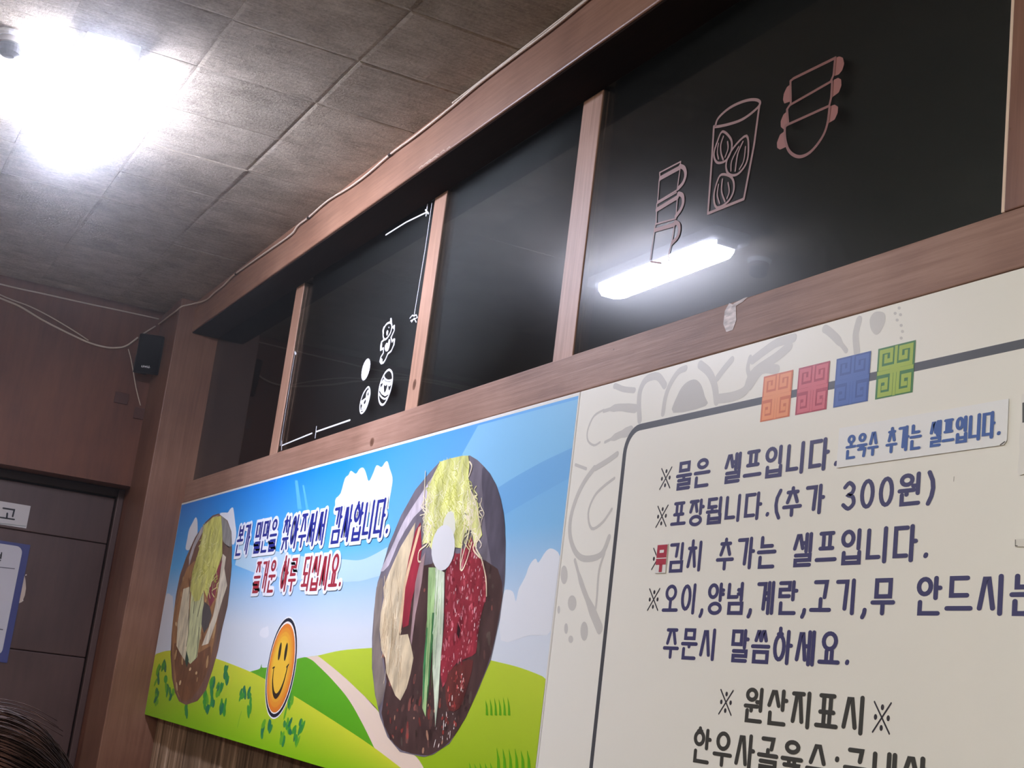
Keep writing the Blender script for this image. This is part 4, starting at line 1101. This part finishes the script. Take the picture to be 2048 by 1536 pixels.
# ================================================================== CABLES
def cable(label, pts3, r, clips=(), parts=True):
    root = empty('cable', tuple(pts3[0])); tag(root, label, 'cable', None)
    m_ = MB(); q = smoothline([tuple(p) for p in pts3], 5)
    m_.tube(q, r, 7)
    o = m_.build('wire', MAT['cable'], smooth=True); o.parent = root; o.matrix_parent_inverse = Matrix.Translation(-Vector(root.location))
    for c in clips:
        c = Vector(c); m_ = MB()
        m_.tube([c+Vector((-.006, 0, 0)), c+Vector((.006, 0, 0))], r*1.45, 7)
        o = m_.build('clip', MAT['clip']); o.parent = root; o.matrix_parent_inverse = Matrix.Translation(-Vector(root.location))
    return root
yb_ = -.0055
main_px = [(1230, -44), (1172, 1), (1110, 52), (1040, 105), (960, 166), (893, 222), (830, 272), (780, 309), (735, 348), (700, 374), (655, 402), (617, 435), (595, 452), (581, 470), (530, 506), (472, 547), (455, 563), (446, 572), (428, 586), (412, 600)]
main = [at(a, c, 'y', yb_) for a, c in main_px]
post_px = [(393, 609), (376, 613), (363, 614.5)]
main += [Vector((.580, -.020, at(384, 610, 'x', .575).z))]
main += [Vector((.5755, -.046, at(366, 614, 'x', .57).z))]
post2 = [at(a, c, 'y', -.054) for a, c in ((352, 622), (336, 634))] + [at(a, c, 'x', XB+.006) for a, c in ((319, 647), (305, 656), (292, 664), (283, 670))]
main += post2
main = [Vector((p.x, p.y, min(p.z, CEIL-.006))) for p in main]
cl_ = [at(a, c, 'y', yb_) for a, c in ((780, 309), (617, 435), (472, 547))] + [post2[-1]]
cable('pale cable clipped along the top of the brown beam up to the corner post', main, .0025, cl_)
sec = [at(a, c, 'y', -.004) for a, c in ((1200, -27), (1160, 2), (1100, 50), (1045, 93), (985, 140), (930, 184), (905, 206))]
cable('thin second cable running close above the beam cable near the top edge', [Vector((p.x, p.y, min(p.z, CEIL-.004))) for p in sec], .0018)
xw = XB+.006
loop = [Vector((xw, -1.35, 2.520)), Vector((xw, -.80, 2.530))] + [at(a, c, 'x', xw) for a, c in ((0, 596), (40, 613), (85, 640), (140, 668), (180, 686), (215, 695), (240, 695), (254, 691), (266, 683), (276, 675))]
cable('pale double cable sagging across the brown wall left of the loudspeaker', loop, .0034)
loop2 = [Vector((xw+.007, -1.2, 2.530)), Vector((xw+.007, -.78, 2.535))] + [at(a, c, 'x', xw+.007) for a, c in ((10, 594), (60, 613), (105, 636), (150, 663), (177, 681))]
cable('thinner strand just above the sagging cable on the brown wall', loop2, .0022)
st_ = [Vector((xw, -1.9, CEIL-.004)), Vector((xw, -1.0, CEIL-.004))] + [at(a, c, 'x', xw) for a, c in ((0, 568), (80, 586), (160, 604), (240, 621), (318, 638))]
cable('straight pale cable stretched along the joint of ceiling and back wall', [Vector((p.x, p.y, min(p.z, CEIL-.003))) for p in st_], .0026)
drop = [at(a, c, 'x', XB+.0025) for a, c in ((256.5, 698), (261, 714), (266, 740), (272, 775), (281, 811))]
cable('thin cable dropping from the loop behind the loudspeaker to a brown patch', drop, .0018)
# wooden patches on the wall
for (x0, y0, x1, y1), lb in (((231, 783, 254, 810), 'upper brown wooden patch on the back wall below the loudspeaker'), ((270, 814, 291, 841), 'lower brown wooden patch on the back wall where the drop cable ends')):
    a, c = at(x0, y0, 'x', XB), at(x1, y1, 'x', XB)
    m_ = MB(); m_.box(XB+.0004, XB+.006, a.y, c.y, c.z, a.z)
    o = m_.build('wooden_patch', wood('patch_wood_'+lb[:5], '4a281d', '5b3022', '693b2a'), bevel=.001); tag(o, lb, 'patch')

# ================================================================== SIGNS ON THE DOOR
XS = XD+.012
def door_poly(px, x): return [((p := at(a, c, 'x', x)).y, p.z) for a, c in px]
def door_sheet(name, pts, x0, x1, col):
    mb = MB(); mb.prism(pts, lambda a, c, d: (d, a, c), x0, x1, 0, col); return mb.build(name, MAT['print'])
def door_stroke(mb, px, w, x, col):
    q = door_poly(px, x); k = len(mb.v); mb.stroke(q, w, 0, col, n=6)
    mb.v[k:] = [(x, v[0], v[2]) for v in mb.v[k:]]
xs = XS+.003
tl, tr, br, bl = [at(a, c, 'x', xs) for a, c in ((0, 1003), (61, 1012), (53, 1057), (0, 1048))]
yr = (tr.y+br.y)/2; zt = tr.z; zo = br.z
o = door_sheet('door_sign', [(-.74, zo), (yr, zo), (yr, zt), (-.74, zt)], XS, xs, lin('d9d3d2'))
tag(o, 'white sign strip with a black Korean syllable at the top of the brown door', 'sign')
m_ = MB(); xx = xs+.0006; ink = lin('2a2a30')
KD = (0, 980, 4.27)
door_stroke(m_, pix(KD, [(28, 155), (122, 170), (108, 225)]), .0055, xx, ink)
door_stroke(m_, pix(KD, [(62, 200), (58, 235)]), .0060, xx, ink)
door_stroke(m_, pix(KD, [(-60, 224), (122, 252)]), .0048, xx, ink)
door_stroke(m_, pix(KD, [(-60, 277), (220, 310)]), .0014, xx, lin('4c6a60'))
m_.build('lettering', MAT['print'], o)
# notice with blue border
A = [at(a, c, 'x', xs) for a, c in ((57, 1092), (18, 1325), (46, 1120), (10, 1310), (0, 1088), (0, 1310))]
yo = (A[0].y+A[1].y)/2; zt = A[0].z+.004; zo = A[1].z-.002
nb = door_sheet('door_notice', [(-.80, zo), (yo, zo), (yo, zt), (-.80, zt)], XS+.0012, xs, lin('4a4f86'))
tag(nb, 'white notice with blue border and rounded corners on the brown door', 'notice')
yi = yo-.022; zi0 = zo+.020; zi1 = zt-.010; rr = .022
pts = [(-.78, zi0)] + [(yi-rr+rr*math.cos(t), zi0+rr+rr*math.sin(t)) for t in [-math.pi/2+k*math.pi/12 for k in range(7)]] + [(yi-rr+rr*math.cos(t), zi1-rr+rr*math.sin(t)) for t in [k*math.pi/12 for k in range(7)]] + [(-.78, zi1)]
m_ = MB(); m_.poly(pts, 0, lin('d6d2d8')); m_.v = [(xs+.0006, v[0], v[2]) for v in m_.v]; m_.build('notice_sheet', MAT['print'], nb)
m_ = MB(); x2 = xs+.0012
door_stroke(m_, pix(KD, [(14, 535), (6, 585)]), .0040, x2, ink); door_stroke(m_, pix(KD, [(-10, 552), (10, 556)]), .0035, x2, ink); door_stroke(m_, pix(KD, [(-10, 570), (8, 573)]), .0035, x2, ink); door_stroke(m_, pix(KD, [(-30, 598), (4, 603)]), .0038, x2, ink)
m_.build('lettering', MAT['print'], nb)
m_ = MB(); door_stroke(m_, pix(KD, [(-40, 655), (124, 672)]), .0026, x2, lin('4a4a58')); m_.build('ruled_line', MAT['print'], nb)
m_ = MB(); door_stroke(m_, pix(KD, [(-60, 1180), (22, 1192)]), .0030, x2, lin('4a4a58')); m_.build('ruled_line', MAT['print'], nb)
q = door_poly(pix(KD, [(150, 700), (205, 712), (218, 770), (222, 840), (212, 900), (190, 955), (150, 972)]), XS+.001)
o = door_sheet('door_sticker', q, XS, XS+.0010, lin('d8c4b4'))
tag(o, 'cream rounded sticker peeping out from behind the blue bordered notice', 'sticker')
for a, c in (((220, 728), (224, 724)), ((146, 1008), (148, 1014)), ((192, 940), (195, 944))):
    m_ = MB(); door_stroke(m_, pix(KD, [a, c]), .0040, XS+.0013, lin('e6dcd4')); m_.build('white_dot', MAT['print'], o)

# ================================================================== PERSON (only the crown of the head is in the picture)
HC = Vector((3.857, -.806, 1.213))
man = empty('person', (HC.x, HC.y, .45)); tag(man, 'person with dark brown hair seen from behind at the lower left corner', 'person')
def manput(o): o.parent = man; o.matrix_parent_inverse = Matrix.Translation(-Vector(man.location)); return o
# head: an ellipsoid shaped with brow, nose, chin; faces -x (towards the back wall)
bm = bmesh.new(); bmesh.ops.create_uvsphere(bm, u_segments=40, v_segments=28, radius=1)
for v in bm.verts:
    x_, y_, z_ = v.co
    tz = z_
    wid = .074*(1-.22*max(0, -z_)**1.5); dep = .094*(1-.16*max(0, -z_)**2); hgt = .112
    fx_ = -x_
    p = Vector((x_*dep, y_*wid, z_*hgt))
    if fx_ > 0:                                                     # face side
        p.x -= .018*math.exp(-((y_/.20)**2+((z_+.12)/.17)**2))*fx_   # nose
        p.x -= .008*math.exp(-((y_/.30)**2+((z_+.78)/.14)**2))       # chin
        p.x += .007*math.exp(-(((abs(y_)-.38)/.16)**2+((z_-.06)/.12)**2))*fx_   # eye sockets
        p.x -= .004*math.exp(-((y_/.26)**2+((z_+.46)/.07)**2))       # lips
    v.co = p
me = bpy.data.meshes.new('head'); bm.to_mesh(me); bm.free(); me.materials.append(MAT['skin'])
for p in me.polygons: p.use_smooth = True
hd = bpy.data.objects.new('head', me); COL.objects.link(hd); hd.location = HC; manput(hd)
for s_ in (-1, 1):
    m_ = MB(); e0 = HC+Vector((.004, s_*.073, -.012))
    ring = [(e0.x+.016*math.cos(t)+.004*math.sin(t), e0.y+s_*(.004+.006*math.sin(t*2)**2), e0.z+.028*math.sin(t)) for t in [k*math.pi/8 for k in range(16)]]
    m_.tube(ring+[ring[0]], .0055, 6); o = m_.build('ear', MAT['skin'], smooth=True); manput(o)
    bm = bmesh.new(); bmesh.ops.create_uvsphere(bm, u_segments=14, v_segments=10, radius=.0115)
    me = bpy.data.meshes.new('eye'); bm.to_mesh(me); bm.free(); me.materials.append(MAT['white_plastic'])
    o = bpy.data.objects.new('eye', me); COL.objects.link(o); o.location = HC+Vector((-.072, s_*.028, .006)); manput(o)
# body as one skinned figure (neck, trunk, arms, legs), seated facing -x
def body(name, V, E, R, mat):
    me = bpy.data.meshes.new(name); me.from_pydata([tuple(v) for v in V], E, []); me.materials.append(mat)
    o = bpy.data.objects.new(name, me); COL.objects.link(o)
    bm = bmesh.new(); bm.from_mesh(me)
    ly = bm.verts.layers.skin.verify(); bm.verts.ensure_lookup_table()
    for i, v in enumerate(bm.verts):
        r = R[i]; v[ly].radius = r if isinstance(r, tuple) else (r, r); v[ly].use_root = (i == 0)
    bm.to_mesh(me); bm.free()
    md = o.modifiers.new('skin', 'SKIN'); md.use_smooth_shade = True
    sb = o.modifiers.new('sub', 'SUBSURF'); sb.levels = 2; sb.render_levels = 2
    return manput(o)
H0 = Vector((HC.x+.03, HC.y, 0))
V = [H0+Vector((0, 0, .56)), H0+Vector((.02, 0, .74)), H0+Vector((.02, 0, .94)), H0+Vector((.005, 0, 1.06)), H0+Vector((-.005, 0, 1.12)), H0+Vector((-.03, 0, 1.19))]
R = [(.15, .12), (.13, .11), (.15, .11), (.11, .08), .055, .055]; E = [(0, 1), (1, 2), (2, 3), (3, 4), (4, 5)]
for s_ in (-1, 1):
    k = len(V)
    V += [H0+Vector((.01, s_*.17, 1.02)), H0+Vector((-.03, s_*.22, .76)), H0+Vector((-.26, s_*.16, .70)), H0+Vector((-.33, s_*.13, .70))]
    R += [.058, .044, .034, .030]; E += [(3, k), (k, k+1), (k+1, k+2), (k+2, k+3)]
    k = len(V)
    V += [H0+Vector((-.03, s_*.10, .53)), H0+Vector((-.42, s_*.12, .53)), H0+Vector((-.44, s_*.12, .10)), H0+Vector((-.46, s_*.12, .05)), H0+Vector((-.60, s_*.13, .035))]
    R += [.085, .062, .042, .042, .034]; E += [(0, k), (k, k+1), (k+1, k+2), (k+2, k+3), (k+3, k+4)]
body('body', V, E, R, MAT['sweater'])
m_ = MB(); m_.tube([HC+Vector((.022, 0, -.16)), HC+Vector((.012, 0, -.085))], .052, 16); manput(m_.build('neck', MAT['skin'], smooth=True))
# hands: palm and five fingers each
for s_ in (-1, 1):
    w0 = H0+Vector((-.33, s_*.13, .70)); m_ = MB()
    m_.tube([w0, w0+Vector((-.05, 0, -.006)), w0+Vector((-.09, 0, -.010))], [.024, .034, .032], 10)
    for k, ln in enumerate((.066, .074, .070, .056)):
        b0 = w0+Vector((-.085, (k-1.5)*.017, -.012))
        m_.tube([b0, b0+Vector((-ln*.5, 0, -.006)), b0+Vector((-ln*.8, 0, -.018)), b0+Vector((-ln*.95, 0, -.030))], [.0085, .008, .0075, .006], 8)
    b0 = w0+Vector((-.03, -s_*.026, -.004)); m_.tube([b0, b0+Vector((-.03, -s_*.018, -.006)), b0+Vector((-.058, -s_*.020, -.012))], [.011, .0095, .0075], 8)
    manput(m_.build('hand', MAT['skin'], smooth=True))
# hair: cap plus loose strands
def hair_mat():
    m, nt, b = newmat('dark_hair', lin('2b1c16'), .6, .2)
    nz = N(nt, 'ShaderNodeTexNoise'); nz.inputs['Scale'].default_value = 40; nz.inputs['Detail'].default_value = 4
    nt.links.new(coords(nt, (1, 1, .2)), nz.inputs['Vector'])
    r = ramp(nt, [(.3, lin('2a1b16')), (.55, lin('46302a')), (.75, lin('6b4a3e'))]); nt.links.new(nz.outputs[0], r.inputs[0]); nt.links.new(r.outputs[0], b.inputs['Base Color'])
    return m
hm = hair_mat(); rh = random.Random(3)
bm = bmesh.new(); bmesh.ops.create_uvsphere(bm, u_segments=48, v_segments=32, radius=1)
dele = [v for v in bm.verts if v.co.z < (-.75 if v.co.x > -.1 else .30)]
bmesh.ops.delete(bm, geom=dele, context='VERTS')
for v in bm.verts:
    d_ = v.co.copy(); nn = noise.noise(d_*6)*.03
    v.co = Vector((d_.x*.106, d_.y*.092, d_.z*.124))*(1+nn)
me = bpy.data.meshes.new('hair'); bm.to_mesh(me); bm.free(); me.materials.append(hm)
for p in me.polygons: p.use_smooth = True
hr = bpy.data.objects.new('hair', me); COL.objects.link(hr); hr.location = HC+Vector((.006, 0, .004)); manput(hr)
so = hr.modifiers.new('thick', 'SOLIDIFY'); so.thickness = .006
m_ = MB()
pole = (RX*-.80+DN*-.55-FW*.25).normalized(); pu = pole.cross(Vector((0, 0, 1))).normalized(); pv = pole.cross(pu)
for i in range(2600):
    th = rh.uniform(-math.pi, math.pi)
    lift = 1.0+abs(rh.gauss(0, .018))
    st0 = rh.uniform(.0, .9); pts = []
    for k in range(8):
        ph = st0+k*.24
        if ph > 2.5: break
        jx = rh.uniform(-.002, .002)
        d_ = pole*math.cos(ph)+(pu*math.cos(th+k*.03)+pv*math.sin(th+k*.03))*math.sin(ph)
        if d_.z < -.7: break
        pts.append(HC+Vector((.006+d_.x*.107*lift+jx, d_.y*.093*lift+jx, .004+d_.z*.125*lift)))
    if len(pts) > 2: m_.tube(smoothline(pts, 2), .00042, 3)
for i in range(26):     # loose hairs lifting off along the crown
    th = rh.uniform(-math.pi, math.pi); lift0 = rh.uniform(1.02, 1.05); top = rh.uniform(.04, .16); pts = []
    for k in range(8):
        ph = .35+k*.20
        d_ = pole*math.cos(ph)+(pu*math.cos(th)+pv*math.sin(th))*math.sin(ph)
        l_ = lift0+top*(k/7)**2
        pts.append(HC+Vector((.006+d_.x*.107*l_, d_.y*.093*l_, .004+d_.z*.125*l_)))
    m_.tube(smoothline(pts, 3), .00032, 3)
o = m_.build('hair_strands', hm, smooth=True); o['kind'] = 'stuff'; manput(o)
# stool under the person
stool = empty('stool', (H0.x, H0.y, 0)); tag(stool, 'plain wooden stool that the person with dark hair sits on', 'stool')
m_ = MB(); n = 24
m_.prism([(.17*math.cos(2*math.pi*k/n), .17*math.sin(2*math.pi*k/n)) for k in range(n)], lambda a, c, d: (a, c, d), .42, .448); m_.build('seat', MAT['stool'], stool, bevel=.004)
for sx_ in (-1, 1):
    for sy_ in (-1, 1):
        m_ = MB(); m_.tube([(sx_*.15, sy_*.15, 0), (sx_*.11, sy_*.11, .42)], [.013, .016], 10); m_.build('leg', MAT['stool'], stool)
